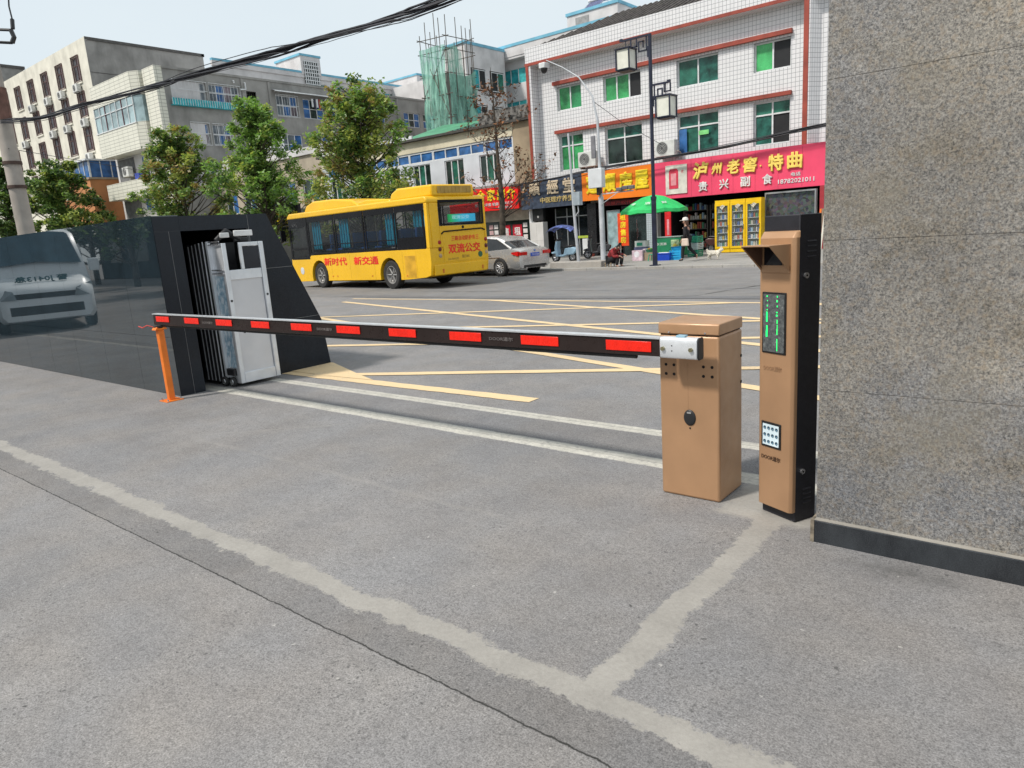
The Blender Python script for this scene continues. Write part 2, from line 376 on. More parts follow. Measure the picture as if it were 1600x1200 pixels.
def strip(pts, w, jit=.012, step=.05, seed=1):
    """ragged-edged strip along pts"""
    rd = random.Random(seed); L = []; 
    P = [Vector((*q, 0)) for q in pts]; ce = []
    for a, b_ in zip(P, P[1:]):
        n = max(1, int((b_-a).length/step)); ce += [a.lerp(b_, i/n) for i in range(n)]
    ce.append(P[-1]); l = []; r_ = []; ja = jb = 0
    for i, c in enumerate(ce):
        d = (ce[min(i+1, len(ce)-1)]-ce[max(0, i-1)]).normalized(); nrm = Vector((-d.y, d.x, 0))
        ja = ja*.75+rd.uniform(-jit, jit); jb = jb*.75+rd.uniform(-jit, jit)
        ww = w if not callable(w) else w(i/len(ce))
        l.append(c+nrm*(ww/2+ja)); r_.append(c-nrm*(ww/2+jb))
    return [[(l[i].x, l[i].y), (r_[i].x, r_[i].y), (r_[i+1].x, r_[i+1].y), (l[i+1].x, l[i+1].y)] for i in range(len(ce)-1)]
# yellow keep-clear box in the road
Yl = []
def line(x0, y0, sl, xa, xb, w_=.13, seed=1):
    return strip([(xa, y0+sl*(xa-x0)), (xb, y0+sl*(xb-x0))], w_, .004, .12, seed)
sheet('keep_clear_border', strip([(-8.2, 4.93), (-6, 4.97), (-3.95, 5.03)], .17, .006, .06, 31)+strip([(-16, 12.5), (3, 12.55)], .12, .006, .2, 32), m_yel, .0045)
A = []
for k, yb in enumerate((6.69, 8.66, 10.61, 12.5)): A += line(-4, yb, -.272, max(-15.5, -4-(12.5-yb)/.272), min(3, -4+(yb-5)/.272), .15, 40+k)
sheet('keep_clear_line', A, m_yel, .0058)
B = strip([(-8.3, 4.6), (-7.75, 5.27)], .1, .005, .05, 49)
for k, (x0, y0, sl) in enumerate(((-3.73, 6.58, .46), (-8.4, 6.85, .40), (-6.99, 9.18, .37), (-12.9, 9.19, .42))):
    B += line(x0, y0, sl, max(-15, x0+(4.95-y0)/sl), min(3, x0+(12.5-y0)/sl), .15, 50+k)
sheet('keep_clear_cross_line', B, m_yel, .0071)
sheet('yellow_paint_patch', [[(-8.0, 5.0), (-6.9, 5.0), (-6.25, 5.04), (-6.7, 5.2), (-7.72, 5.6), (-8.0, 5.6)]], m_yel, .0084)
sheet('road_patch', strip([(-17, 13.1), (-11.4, 13.0), (-5, 13.35), (2, 13.4)], .45, .04, .2, 61), asphalt('dark_road_patch', (.165, .165, .17), .5), .0078)
sheet('road_crack', strip([(-8, 12.9), (-6.3, 13.6), (-5.8, 15.5), (-4.2, 17.0)], .03, .01, .1, 62)+strip([(-15, 14.2), (-9, 14.6), (-3, 15.3)], .03, .012, .1, 63), M('tar', (.09, .09, .09), .8), .011)
rr = random.Random(5); lf = MB()

# ------------------------------------------------------------ granite wall on the right
def granite(name):
    m, t, b = newmat(name)
    fine = noise(t, 118, 3, rough=.85); f2 = noise(t, 130, 2, rough=.6); warm = noise(t, 48, 2); big = noise(t, 1.3, 5, rough=.6); st = noise(t, 2.6, 5, rough=.6)
    base = ramp(t, fine, [(.34, (.09, .09, .092)), (.45, (.215, .208, .20)), (.55, (.325, .315, .30)), (.68, (.48, .465, .44))]).outputs[0]
    c = mixc(t, rng(t, f2, .58, .64, 0, .75), base, (.07, .07, .075))
    c = mixc(t, rng(t, warm, .52, .64, 0, .35), c, (.37, .30, .225))
    c = mixc(t, 1.0, c, ramp(t, big, [(.3, (.74, .75, .77)), (.5, (.95, .94, .925)), (.68, (1.16, 1.13, 1.07))]).outputs[0], 'MULTIPLY')
    pz = noise(t, 2.1, 5, rough=.62); c = mixc(t, rng(t, pz, .54, .70, 0, .55), c, mixc(t, 1, c, (1.45, 1.42, 1.36), 'MULTIPLY'))
    bz = noise(t, 1.9, 3, stretch=(1.3, 1, .8)); c = mixc(t, rng(t, bz, .48, .66, 0, .75), c, mixc(t, 1, c, (.86, .93, 1.08), 'MULTIPLY'))
    wz = noise(t, 3.3, 6, rough=.75); c = mixc(t, rng(t, wz, .50, .68, 0, .8), c, mixc(t, 1, c, (.84, .76, .62), 'MULTIPLY'))
    c = mixc(t, rng(t, st, .52, .68, 0, .45), c, (.19, .17, .13))
    c = mixc(t, 1, c, (.90, .88, .85), 'MULTIPLY'); t.links.new(c, b.inputs['Base Color']); b.inputs['Roughness'].default_value = .38
    return m
gw = thing('granite_wall', (-.96, 3.38, 0), 'speckled grey granite gate wall at the right edge with a polished dark plinth', 'wall')
m_gran = granite('speckled_granite'); q = MB()
zs = [.11, .741, 1.415, 2.08, 2.74, 3.4, 4.1]; xs = [-.948, .25, 1.45, 2.65]
for i in range(3):
    for j in range(6):
        q.box(xs[i]+.0008, xs[i+1]-.0008, 3.335+random.uniform(0, .001), 3.46, zs[j]+.001, zs[j+1]-.001)
q.box(xs[0]+.006, xs[-1]-.005, 3.339, 3.455, .11, 4.09, 1)
q.box(xs[0], xs[-1], 3.461, 3.70, .0, 4.1, 0)
q.build('stone_facing', [m_gran, M('stone_joint', (.17, .155, .14), .9)], gw, world=True)
def blackstone(name, dust=.2, rough=.07, base=(.012, .014, .016), ior=1.75, dc=(.12, .20, .26)):
    m, t, b = newmat(name)
    n = noise(t, 1.6, 7, rough=.72, stretch=(1, 1, .5)); f = noise(t, 220, 2)
    sp = ramp(t, f, [(.4, base), (.7, tuple(x*3 for x in base))]).outputs[0]
    c = mixc(t, rng(t, n, .35, .75, 0, dust), sp, dc)
    t.links.new(c, b.inputs['Base Color']); b.inputs['IOR'].default_value = ior
    t.links.new(rng(t, n, .3, .75, rough, rough*1.6+.01), b.inputs['Roughness']); return m
m_blk = blackstone('polished_black_granite', .12, .008, (.010, .015, .019), ior=2.1); m_plinth = blackstone('plinth_black_granite', .45, .10, (.009, .010, .012), 1.38, (.13, .145, .16))
q = MB(); q.prism([(3.30, -.02), (3.334, -.02), (3.334, .110), (3.304, .110), (3.30, .106)], -.945, 2.7, 'x')
q.build('plinth', m_plinth, gw, world=True)
q = MB(); q.box(-.946, 2.7, 3.303, 3.334, .1105, .113); q.build('plinth_mortar', M('mortar_cap', (.30, .28, .25), .9, bump=.5), gw, world=True)
q = MB(); q.box(-.962, -.9455, 3.297, 3.45, 0, .112); q.build('plinth_end', M('stained_end', (.2, .17, .13), .8, var=.4, scale=20), gw, world=True)

# ------------------------------------------------------------ black gate housing and wall on the left
bw = thing('black_granite_gatehouse', (-7.78, 3.57, 0), 'long polished black granite gate wall with an opening for the folding gate', 'wall')
m_blk2 = blackstone('honed_black_granite', .06, .16, (.009, .010, .013), 1.33)
Zt = 1.962; X1 = -7.78
q = MB()
x = X1; n = 0
while x > -21:
    wd = .95 if n else .9; z0 = 0
    for zz in (.66, 1.31, Zt):
        q.quad((x-wd+.0015, 3.57, z0+.0015), (x-.0015, 3.57, z0+.0015), (x-.0015, 3.57, zz-.0015), (x-wd+.0015, 3.57, zz-.0015)); z0 = zz
    x -= wd; n += 1
q.box(-22, X1-.006, 3.574, 3.86, 0, Zt-.004, 0)
q.build('front_panels', m_blk, bw, world=True)
q = MB()   # end face: pillar, lintel, raking wing
q.box(X1-.5, X1-.001, 3.5745, 3.86, .001, 1.79)
q.box(X1-.5, X1, 3.861, 4.68, 1.79, Zt-.012)
q.box(X1-.5, X1-.002, 3.5745, 3.8605, 1.791, Zt-.012)
q.prism([(4.682, .0), (5.6, 0), (5.535, .60), (4.93, Zt-.01), (4.682, Zt-.01)], X1-2.2, X1, 'x')
q.box(X1-3, X1-.51, 3.861, 4.68, 1.86, Zt-.014); q.box(X1-3, X1-2.9, 3.861, 4.68, 0, 1.86)
q.build('end_wall', m_blk2, bw, world=True)
q = MB()
for z in (.655, 1.305): q.box(X1-.0005, X1+.0008, 4.69, 5.56 if z < 1 else 5.2, z, z+.003)
for y in (3.73,): q.box(X1-.0015, X1+.0005, y, y+.002, 0, 1.79)
q.box(X1-.05, X1+.0012, 4.6785, 4.681, 0, Zt-.02); q.build('joint', M('pale_joint', (.3, .3, .3), .8), bw, world=True)
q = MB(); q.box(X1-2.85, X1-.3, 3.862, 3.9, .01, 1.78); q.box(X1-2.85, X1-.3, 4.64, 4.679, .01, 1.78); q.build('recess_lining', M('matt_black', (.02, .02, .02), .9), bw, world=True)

# ------------------------------------------------------------ retracting gate head inside the opening
m_alu = M('brushed_aluminium', (.72, .74, .77), .38, .55, .05, 8); m_alu2 = M('silver_panel', (.64, .64, .66), .45, .35, .04, 3)
m_blackp = M('black_plastic', (.02, .02, .022), .45); m_rubber = M('rubber', (.03, .03, .03), .85); m_chrome = M('steel', (.6, .6, .62), .25, .9)
gt = thing('folding_gate', (-7.6, 4.2, 0), 'silver folding gate drawn back into the black granite opening', 'gate')
q = MB(); q.box(-7.76, -7.552, 4.225, 4.625, .06, 1.30, 0); q.build('drive_cabinet', m_alu2, gt, world=True, bevel=.006)
q = MB()
for ya, yb in ((4.17, 4.222), (4.628, 4.685)): q.box(-7.775, -7.53, ya, yb, .04, 1.63)
q.box(-7.56, -7.534, 4.224, 4.626, .04, .16); q.box(-7.58, -7.538, 4.224, 4.626, 1.22, 1.33); q.box(-7.58, -7.538, 4.42, 4.626, 1.585, 1.63)
q.box(-7.56, -7.536, 4.38, 4.42, 1.331, 1.63)
q.build('frame', m_alu, gt, world=True, bevel=.004)
q = MB(); q.box(-7.57, -7.549, 4.424, 4.624, 1.335, 1.58); q.build('display', M('dark_display', (.02, .022, .03), .15), gt, world=True)
q = MB(); q.quad((-7.76, 4.166, .22), (-7.58, 4.166, .22), (-7.58, 4.166, 1.27), (-7.76, 4.166, 1.27))
def foil():
    m, t, b = newmat('blue_film'); n = noise(t, 5, 6, rough=.7, stretch=(1, 1, 1.6)); n2 = noise(t, 30, 4, stretch=(1, 1, .35))
    c = ramp(t, n, [(.3, (.07, .17, .28)), (.5, (.28, .42, .52)), (.7, (.7, .74, .77))]).outputs[0]; c = mixc(t, rng(t, n2, .5, .6, 0, .6), c, (.75, .78, .8))
    t.links.new(c, b.inputs['Base Color']); b.inputs['Roughness'].default_value = .3; return m
q.build('side_film', foil(), gt, world=True)
q = MB()
for k in range(5):      # folded leaves behind the head
    xx = -7.83-k*.085; q.box(xx-.006, xx, 4.11, 4.12, .05, 1.66 - k*.01, 0); q.box(xx-.07, xx-.008, 4.115, 4.5, .05, 1.64, 1)
q.box(-7.80, -7.765, 4.13, 4.17, .1, 1.66, 0)
q.build('folded_leaf', [m_alu, m_blackp], gt, world=True)
q = MB()
for zz in (1.30, 1.34, 1.62, 1.65): q.tube([(-7.8, 4.14, zz), (-7.55, 4.155, zz)], .008, 6)
q.build('rail', m_chrome, gt, world=True)
q = MB(); q.tube([(-7.70, 4.2, 1.66), (-7.70, 4.34, 1.76), (-7.70, 4.5, 1.66)], [.03, .045, .03], 8); q.box(-7.72, -7.68, 4.42, 4.6, 1.64, 1.69); q.build('hinge_bracket', m_blackp, gt, world=True, bevel=.01)
q = MB(); q.box(-7.6, -7.575, 4.2, 4.31, 1.69, 1.745); q.box(-7.6, -7.575, 4.37, 4.6, 1.70, 1.765); q.build('lamp_housing', M('white_plastic', (.75, .75, .75), .4), gt, world=True, bevel=.008)
for k, (xx, yy) in enumerate(((-7.66, 4.14), (-7.80, 4.12))):
    q = MB(); q.lathe([(0, -.02), (.05, -.02), (.058, -.012), (.058, .012), (.05, .02), (0, .02)], (xx, yy, .058), 16, 'y'); wh = q.build('wheel', m_rubber, gt, world=True, smooth=True)
    q = MB(); q.lathe([(0, -.024), (.03, -.024), (.034, -.018)], (xx, yy, .058), 12, 'y'); q.build('hub', m_chrome, wh, world=True)
q = MB(); q.box(-7.76, -7.6, 4.13, 4.17, .13, .21); q.build('axle_cover', m_blackp, gt, world=True, bevel=.006)
for yy, zz in ((4.196, .99), (4.655, 1.02), (4.31, .62)):
    q = MB(); q.disc((-7.529 if yy != 4.31 else -7.551, yy, zz), .013, (1, 0, 0), .008, 12); q.build('lock', m_blackp, gt, world=True)

# ------------------------------------------------------------ barrier: box, arm, rest post
m_gold = M('tan_metallic_paint', (.44, .255, .140), .40, .15, .06, 3.5, stain=.14); m_hole = M('hole_black', (.012, .01, .01), .9)
bx = thing('barrier_box', (-1.69, 3.69, 0), 'tan metal boom barrier cabinet standing nearest the ticket kiosk', 'barrier box')
q = MB(); q.box(-1.865, -1.513, 3.532, 3.85, 0, .932); q.build('cabinet', m_gold, bx, world=True, bevel=.014, seg=3)
q = MB(); q.prism([(3.5305, .937), (3.5305, .992), (3.54, 1.0), (3.842, 1.0), (3.8515, .992), (3.8515, .937)], -1.8665, -1.5115, 'x')
q.build('lid', m_gold, bx, world=True, bevel=.006)
q = MB(); q.box(-1.855, -1.523, 3.538, 3.844, .931, .938); q.build('lid_gap', m_hole, bx, world=True)
q = MB()
for xx in (-1.80, -1.59): q.disc((xx, 3.5275, .948), .005, (0, 1, 0), .004, 10)
q.build('lid_screw', m_chrome, bx, world=True)
for (xa, xb) in ((-1.823, -1.775), (-1.602, -1.553)):
    for xx in (xa, xb):
        for zz in (.765, .713):
            h = MB(); h.disc((xx, 3.5315, zz), .0085, (0, 1, 0), .002, 12); h.build('bolt_hole', m_hole, bx, world=True)
for zz in (.78, .63):
    h = MB(); h.disc((-1.512, 3.83, zz), .009, (1, 0, 0), .003, 12); h.build('bolt_hole', m_hole, bx, world=True)
q = MB(); vs = []
q.lathe([(0, -.008), (.026, -.008), (.034, -.004), (.036, 0)], (0, 0, 0), 24, 'y'); q.v = [(-1.685+v[0], 3.531+v[1], .472+v[2]*1.28) for v in q.v]
lk = q.build('lock_cover', m_blackp, bx, world=True, smooth=True)
q = MB(); q.box(-1.697, -1.673, 3.520, 3.524, .498, .505); q.build('lock_slot', M('grey_line', (.35, .35, .35), .5), lk, world=True)
q = MB(); q.disc((-1.684, 3.531, .412), .005, (0, 1, 0), .003, 10); q.build('keyhole', m_hole, bx, world=True)
q = MB(); q.box(-1.6935, -1.6925, 3.5312, 3.533, .52, .78); q.build('cover_seam', M('seam_brown', (.36, .21, .115), .6), bx, world=True)

ar = thing('boom', (-1.73, 3.42, .87), 'dark brown boom arm with red reflectors lowered across the driveway', 'barrier arm')
m_arm = M('brown_anodised', (.045, .032, .030), .32, .5, .08, 5)
q = MB()
def armz(x): return .822+(x+7.81)/5.97*.006, .940-(x+7.81)/5.97*.010
for (xa, xb) in ((-7.81, -1.80),):
    a0, a1 = armz(xa); b0, b1 = armz(xb); ya, yb = 3.425, 3.475
    q.add([(xa, ya, a0), (xa, yb, a0), (xa, yb, a1), (xa, ya+.006, a1), (xb, ya, b0), (xb, yb, b0), (xb, yb, b1), (xb, ya+.006, b1)],
          [(0, 1, 2, 3), (4, 7, 6, 5), (0, 4, 5, 1), (1, 5, 6, 2), (3, 2, 6, 7), (0, 3, 7, 4)])
q.build('beam', m_arm, ar, world=True, bevel=.003)
q = MB(); a1 = armz(-7.81)[1]; b1 = armz(-1.8)[1]; q.add([(-7.815, 3.422, a1-.006), (-7.815, 3.478, a1-.006), (-7.815, 3.478, a1+.003), (-7.815, 3.422, a1+.003), (-1.80, 3.422, b1-.006), (-1.80, 3.478, b1-.006), (-1.80, 3.478, b1+.003), (-1.80, 3.422, b1+.003)],
      [(0, 1, 2, 3), (4, 7, 6, 5), (0, 4, 5, 1), (1, 5, 6, 2), (3, 2, 6, 7), (0, 3, 7, 4)]); q.build('top_strip', m_alu, ar, world=True)
q = MB(); q.tube([(-7.78, 3.45, .815), (-1.96, 3.45, .818)], .014, 8); q.build('rubber_edge', m_rubber, ar, world=True, smooth=True)
m_red = M('red_reflector', (.86, .02, .008), .3, 0, .06, 30)
q0 = None
for k in range(10):
    xc = -1.998-.6215*k; q = MB(); q.box(xc-.144+k*.0, xc+.144, 3.4205, 3.4255, .850+k*.001, .908+k*.001)
    q.build('reflector', m_red, ar, world=True, bevel=.002)
for xx in (-2.93, -4.79, -6.66): text('DOOR道尔', .2, .026, (xx, 3.4248, .878), (1, 0, 0), (0, 0, 1), M('grey_print', (.16, .14, .135), .5), ar, ext=.001, thick=.01)
q = MB(); pf = [(3.39, .840), (3.398, .828), (3.442, .828), (3.450, .840), (3.450, .930), (3.442, .942), (3.398, .942), (3.39, .930)]
q.prism(pf, -1.787, -1.572, 'x'); cl_ = q.build('clamp', M('satin_aluminium', (.72, .74, .77), .33, .35, .04, 6), ar, world=True, bevel=.006)
q = MB(); q.prism([(3.388, .840), (3.397, .826), (3.443, .826), (3.452, .840), (3.452, .930), (3.443, .944), (3.397, .944), (3.388, .930)], -1.572, -1.562, 'x'); q.build('end_cap', m_blackp, cl_, world=True, bevel=.004)
for xx in (-1.765, -1.605):
    q = MB(); q.tube([(xx, 3.392, .882), (xx, 3.377, .882)], .012, 6); q.build('bolt', M('brass_bolt', (.35, .32, .2), .35, .8), cl_, world=True)
for zz in (.899, .871):
    q = MB(); q.disc((-1.715, 3.3895, zz), .0035, (0, 1, 0), .002, 8); q.build('screw_hole', m_hole, cl_, world=True)
q = MB(); q.tube([(-1.68, 3.44, .885), (-1.68, 3.534, .885)], .03, 16); q.build('shaft', m_chrome, ar, world=True)
q = MB(); q.box(-1.70, -1.65, 3.41, 3.45, .943, .951); q.build('blue_tag', M('pale_blue_tag', (.3, .5, .62), .4), cl_, world=True)

m_or = M('orange_paint', (.83, .20, .02), .42, 0, .08, 6)
po = thing('arm_rest_post', (-7.69, 3.42, 0), 'orange square post holding up the free end of the boom arm', 'post')
q = MB(); q.box(-7.722, -7.658, 3.388, 3.452, .008, .775); q.build('post', m_or, po, world=True, bevel=.006)
q = MB(); q.box(-7.78, -7.60, 3.33, 3.51, .0, .01); q.build('base_plate', m_or, po, world=True)
for dx, dy in ((-.07, -.07), (.07, -.07), (.07, .07), (-.07, .07)):
    q = MB(); q.tube([(-7.69+dx, 3.42+dy, .01), (-7.69+dx, 3.42+dy, .028)], .01, 6); q.build('anchor_bolt', m_chrome, po, world=True)
q = MB(); q.prism([(3.355, .775), (3.375, .81), (3.40, .79), (3.44, .79), (3.465, .81), (3.485, .775)], -7.735, -7.645, 'x'); q.build('fork', m_or, po, world=True, bevel=.004)
q = MB(); q.box(-7.72, -7.66, 3.37, 3.49, .795, .822); q.build('rubber_pad', m_rubber, po, world=True, bevel=.008)
q = MB(); q.tube([(-7.72, 3.37, .81), (-7.76, 3.33, .83), (-7.83, 3.31, .805), (-7.9, 3.3, .82)], .006, 6); q.build('red_cord', M('red_cord', (.5, .06, .05), .7), po, world=True)

# ------------------------------------------------------------ ticket kiosk (turned towards the drivers)
ks = thing('ticket_kiosk', (-1.288, 3.560, 0), 'tall slim tan and black vehicle kiosk with screen and button pad beside the granite wall', 'kiosk', rz=R(-24))
m_kblk = M('black_powder_coat', (.018, .018, .024), .55, 0, .1, 30)
W_ = .217
q = MB(); q.box(0, W_, .0, .145, 0, 1.535); q.build('body', m_kblk, ks, bevel=.004)
q = MB()
pr_ = [(-.004, .0), (-.004, -.022), (.012, -.036), (W_-.012, -.036), (W_+.003, -.022), (W_+.003, .0)]
vs = [(x, y, z) for (x, y), z in [(p, .055) for p in pr_]]+[(x, y, z) for (x, y), z in [(p, 1.43) for p in pr_]]
n = len(pr_); q.add(vs, [tuple(range(n))]+[(i, (i+1) % n, (i+1) % n+n, i+n) for i in range(n)])
top = [(-.004, .0, 1.462), (.008, -.012, 1.46), (W_-.01, -.012, 1.46), (W_+.003, .0, 1.462)]
q.add([vs[6], vs[7], vs[8], vs[9], vs[10], vs[11]]+top, [(1, 2, 7), (2, 3, 8, 7), (3, 4, 8), (0, 1, 7, 6), (4, 5, 9, 8), (6, 7, 8, 9)])
q.build('front_shell', m_gold, ks, bevel=.004)
hd = MB(); zt, zb = 1.398, 1.272; x0, x1 = .018, W_-.02; pj = .135; y0 = -.037
hd.box(x0, x1, y0-pj, y0, zt, zt+.004)
hd.prism([(y0, zt), (y0-pj, zt), (y0, zb)], x0, x0+.004, 'x'); hd.prism([(y0, zt), (y0-pj, zt), (y0, zb)], x1-.004, x1, 'x')
hd.box(x0, x1, y0-.006, y0, zb-.004, zb+.03)
hd.build('sun_hood', m_gold, ks)
q = MB(); q.prism([(y0-.001, zt-.002), (y0-pj+.008, zt-.002), (y0-.001, zb+.01)], x0+.0045, x0+.006, 'x'); q.quad((x0+.006, y0-.002, zt-.003), (x1-.006, y0-.002, zt-.003), (x1-.006, y0-pj+.008, zt-.003), (x0+.006, y0-pj+.008, zt-.003)); q.build('hood_dark_sheet', M('dark_brown_sheet', (.10, .05, .03), .7), ks)  # thin brown sheets added to darken the hood's left plate and top inside
q = MB(); q.box(x0+.02, x1-.05, y0-.003, y0+.002, 1.30, 1.385); q.build('camera_window', M('dark_glass', (.012, .012, .015), .08), ks)
q = MB(); q.box(.028, .178, y0-.004, y0+.001, .868, 1.172); sc = q.build('screen', M('screen_bezel', (.012, .012, .012), .3), ks, bevel=.003)
def led():
    m, t, b = newmat('led_panel'); n = noise(t, 60, 4, rough=.7)
    t.links.new(ramp(t, n, [(.35, (.05, .055, .06)), (.6, (.12, .13, .13)), (.75, (.3, .3, .31))]).outputs[0], b.inputs['Base Color']); b.inputs['Roughness'].default_value = .25; return m
q = MB(); q.box(.037, .169, y0-.0055, y0-.003, .877, 1.163); q.build('led_face', led(), sc)
q = MB()
for (xx, zs_) in ((.062, ((1.152, .006), (1.13, .006), (1.105, .008), (1.085, .006), (1.05, .05), (.99, .035), (.965, .03))), (.125, ((1.152, .008), (1.13, .01), (1.105, .008), (1.075, .006), (1.06, .008), (1.03, .02), (1.005, .02), (.98, .03), (.915, .06)))):
    for z_, l_ in zs_: q.box(xx-.003+random.uniform(-.004, .004), xx+.003, y0-.007, y0-.0054, z_-l_/2, z_+l_/2)
q.build('led_text', emis('green_led', (.01, .9, .16), 1.3), sc)
q = MB(); q.box(.028, .155, y0-.004, y0+.001, .378, .512); kp = q.build('button_pad', M('screen_bezel', (.012, .012, .012), .3), ks, bevel=.006)
q = MB(); q.box(.04, .144, y0-.006, y0-.0035, .39, .50); q.build('pad_face', M('pale_pad', (.62, .74, .80), .35), kp)
for i in range(4):
    for j in range(3):
        q = MB(); q.disc((.054+i*.0255, y0-.0065, .409+j*.036), .0085, (0, 1, 0), .003, 10); q.disc((.054+i*.0255+.003, y0-.0085, .409+j*.036-.003), .004, (0, 1, 0), .003, 8, 1)
        q.build('button', [M('button_dark', (.03, .06, .09), .3), M('button_blue', (.12, .25, .35), .3)], kp)
text('DOOR道尔', .125, .026, (.09, y0-.0005, .322), (1, 0, 0), (0, 0, 1), M('brown_print', (.06, .03, .015), .5), ks, world=False, ext=.001, thick=.015)
text('DOOR道尔', .115, .026, (.095, y0-.0005, .792), (1, 0, 0), (0, 0, 1), M('faint_print', (.33, .19, .105), .4), ks, world=False, ext=.001, thick=.01)
for zz in (1.25, .27):
    q = MB(); q.tube([(W_-.001, .04, zz), (W_+.012, .04, zz)], .014, 14); l = q.build('lock', m_chrome, ks, smooth=True)
    q = MB(); q.disc((W_+.0125, .04, zz), .005, (1, 0, 0), .002, 8); q.build('keyway', m_hole, l)
for zc in (1.37, .13):
    for k in range(4):
        q = MB(); q.prism([(W_, 0), (W_+.004, .006), (W_, .012)], .05, .11, 'y'); q.v = [(v[0], v[1], v[2]+zc-.04+k*.024) for v in q.v]; q.build('vent_slot', m_kblk, ks)
# ============================================================ buildings across the street
m_tile = tiles('white_wall_tiles', .155, .17, (.72, .71, .72), (.24, .24, .26), .008, .3, .04, .18)
m_tilec = tiles('cream_wall_tiles', .9, .26, (.72, .70, .60), (.34, .33, .28), .02, .4, .06, .22)
m_tilef = tiles('cream_small_tiles', .25, .26, (.60, .58, .47), (.3, .29, .24), .03, .4, .06, .22)
m_redb = M('brick_red_band', (.30, .055, .035), .6, 0, .15, 2)
m_roof = M('clay_roof', (.085, .075, .07), .9, 0, .3, 5, bump=.5, bscale=20)
m_wfr = M('white_frame', (.66, .67, .68), .45, 0, .08, 4)
m_pg = [M('green_film_a', (.045, .30, .10), .28, 0, .3, 1.7), M('green_film_b', (.03, .22, .085), .25, 0, .35, 1.9)]
m_pt = [M('teal_film_a', (.025, .13, .09), .22, 0, .35, 2), M('teal_film_b', (.02, .11, .085), .2, 0, .4, 3)]
m_pd = M('dark_opening', (.012, .012, .014), .5); m_pdk = M('dark_glass_pane', (.02, .035, .03), .08, 0, .3, 2)
m_pbl = M('blue_glass_pane', (.04, .13, .33), .15, 0, .25, 2); m_teal = M('teal_curtain', (.03, .34, .38), .5, 0, .25, 2.5)
m_cream = M('cream_render', (.68, .65, .56), .8, 0, .09, .8, stain=.35); m_white = M('white_render', (.60, .58, .58), .8, 0, .09, .8, stain=.25)
m_grey = M('grey_cement', (.29, .28, .265), .9, 0, .14, .7, stain=.45); m_tan = M('tan_render', (.32, .25, .17), .85, 0, .15, 1, stain=.3)
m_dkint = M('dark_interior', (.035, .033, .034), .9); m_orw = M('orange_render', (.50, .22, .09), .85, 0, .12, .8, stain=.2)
m_skyb = M('sky_blue_trim', (.16, .42, .56), .6, 0, .1, 1)

# ---- white tiled three-storey building
W = thing('tiled_building', (-15.3, 30, .08), 'white tiled three-storey building with red bands and green film windows above the shops', 'building')
ZB = 4.0
w3 = [(-21.0, -19.6), (-18.38, -16.43), (-14.70, -12.83), (-11.35, -9.88)]
holes = [(a, b, 7.06, 8.16) for a, b in w3]+[(a, b, 4.25, 5.93) for a, b in w3]
q = MB(); wall(q, 'y', 30, -22.1, -9.25, ZB-.1, 9.30, holes, .22)
q.box(-22.36, -22.1, 29.46, 30.2, ZB-.1, 9.28)       # left fin (tile)
q.prism([(-9.25, 29.46), (-9.0, 29.46), (-8.72, 29.9), (-8.2, 29.9), (-8.2, 30.3), (-9.25, 30.3)], ZB-.1, 9.28, 'z')
q.box(-22.38, -8.2, 29.44, 30.3, 9.41, 10.1)
q.box(-22.36, -8.2, 29.46, 30.2, 9.281, 9.405)
q.build('tiled_wall', m_tile, W, world=True)
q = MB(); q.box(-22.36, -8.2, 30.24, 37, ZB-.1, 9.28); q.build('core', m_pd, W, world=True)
q = MB(); q.box(-22.42, -9.0, 29.425, 29.459, 9.28, 9.41); q.build('red_cornice', m_redb, W, world=True)
for (a, b) in ((-22.375, -22.22), (-9.24, -9.06)):
    q = MB(); q.box(a, b, 29.43, 29.458, ZB, 9.278); q.build('red_pilaster', m_redb, W, world=True)
for z0, z1 in ((8.25, 8.41), (6.02, 6.17)):
    q = MB(); q.box(-21.15, -9.82, 29.84, 29.998, z0, z1); q.build('red_lintel', m_redb, W, world=True)
P3 = [[m_pg[0], m_pg[1]], [m_pg[0], m_pg[0]], [m_pt[0], m_pt[1]], [M('bright_green_film', (.07, .42, .14), .25, 0, .2, 2), m_pd]]
P2 = [[m_pg[0], m_pg[0], m_pt[0], m_pg[1]], [m_pdk, m_pdk, m_pt[0], m_pt[1]], [m_pt[0], m_pt[1], m_pt[1], m_pt[0]], [m_pt[1], m_pd, m_pt[0], m_pt[0]]]
for i, ((a, b), pm) in enumerate(zip(w3, P3)): window(W, 'y', 30, a, b, 7.06, 8.16, m_wfr, pm if i != 1 else [m_pg[0], m_pg[0], m_pd], 3 if i == 1 else 2, depth=.18)
for (a, b), pm in zip(w3, P2): window(W, 'y', 30, a, b, 4.25, 5.93, m_wfr, pm, 2, transom=5.42, depth=.18)
q = MB(); q.box(-14.66, -14.3, 30.09, 30.10, 4.3, 5.35); q.build('blue_pane', m_pbl, W, world=True)
q = MB(); q.box(-13.75, -13.3, 30.085, 30.095, 5.02, 5.2); q.build('green_notice', M('light_green_paper', (.2, .6, .2), .6), W, world=True)
q = MB()   # hipped clay roof with rolls
q.add([(-22.2, 29.7, 10.06), (-8.2, 29.7, 10.06), (-8.2, 33.2, 11.62), (-19.2, 33.2, 11.62), (-22.2, 37, 10.06)], [(0, 1, 2, 3), (0, 3, 4)])
x = -22.0
while x < -8.2:
    zt = 1.0 if x > -19.2 else max(.05, (x+22.2)/3.0)
    q.tube([(x, 29.7, 10.09), (x, 29.7+3.5*zt, 10.09+1.56*zt)], .07, 5); x += .3
q.build('roof', m_roof, W, world=True)
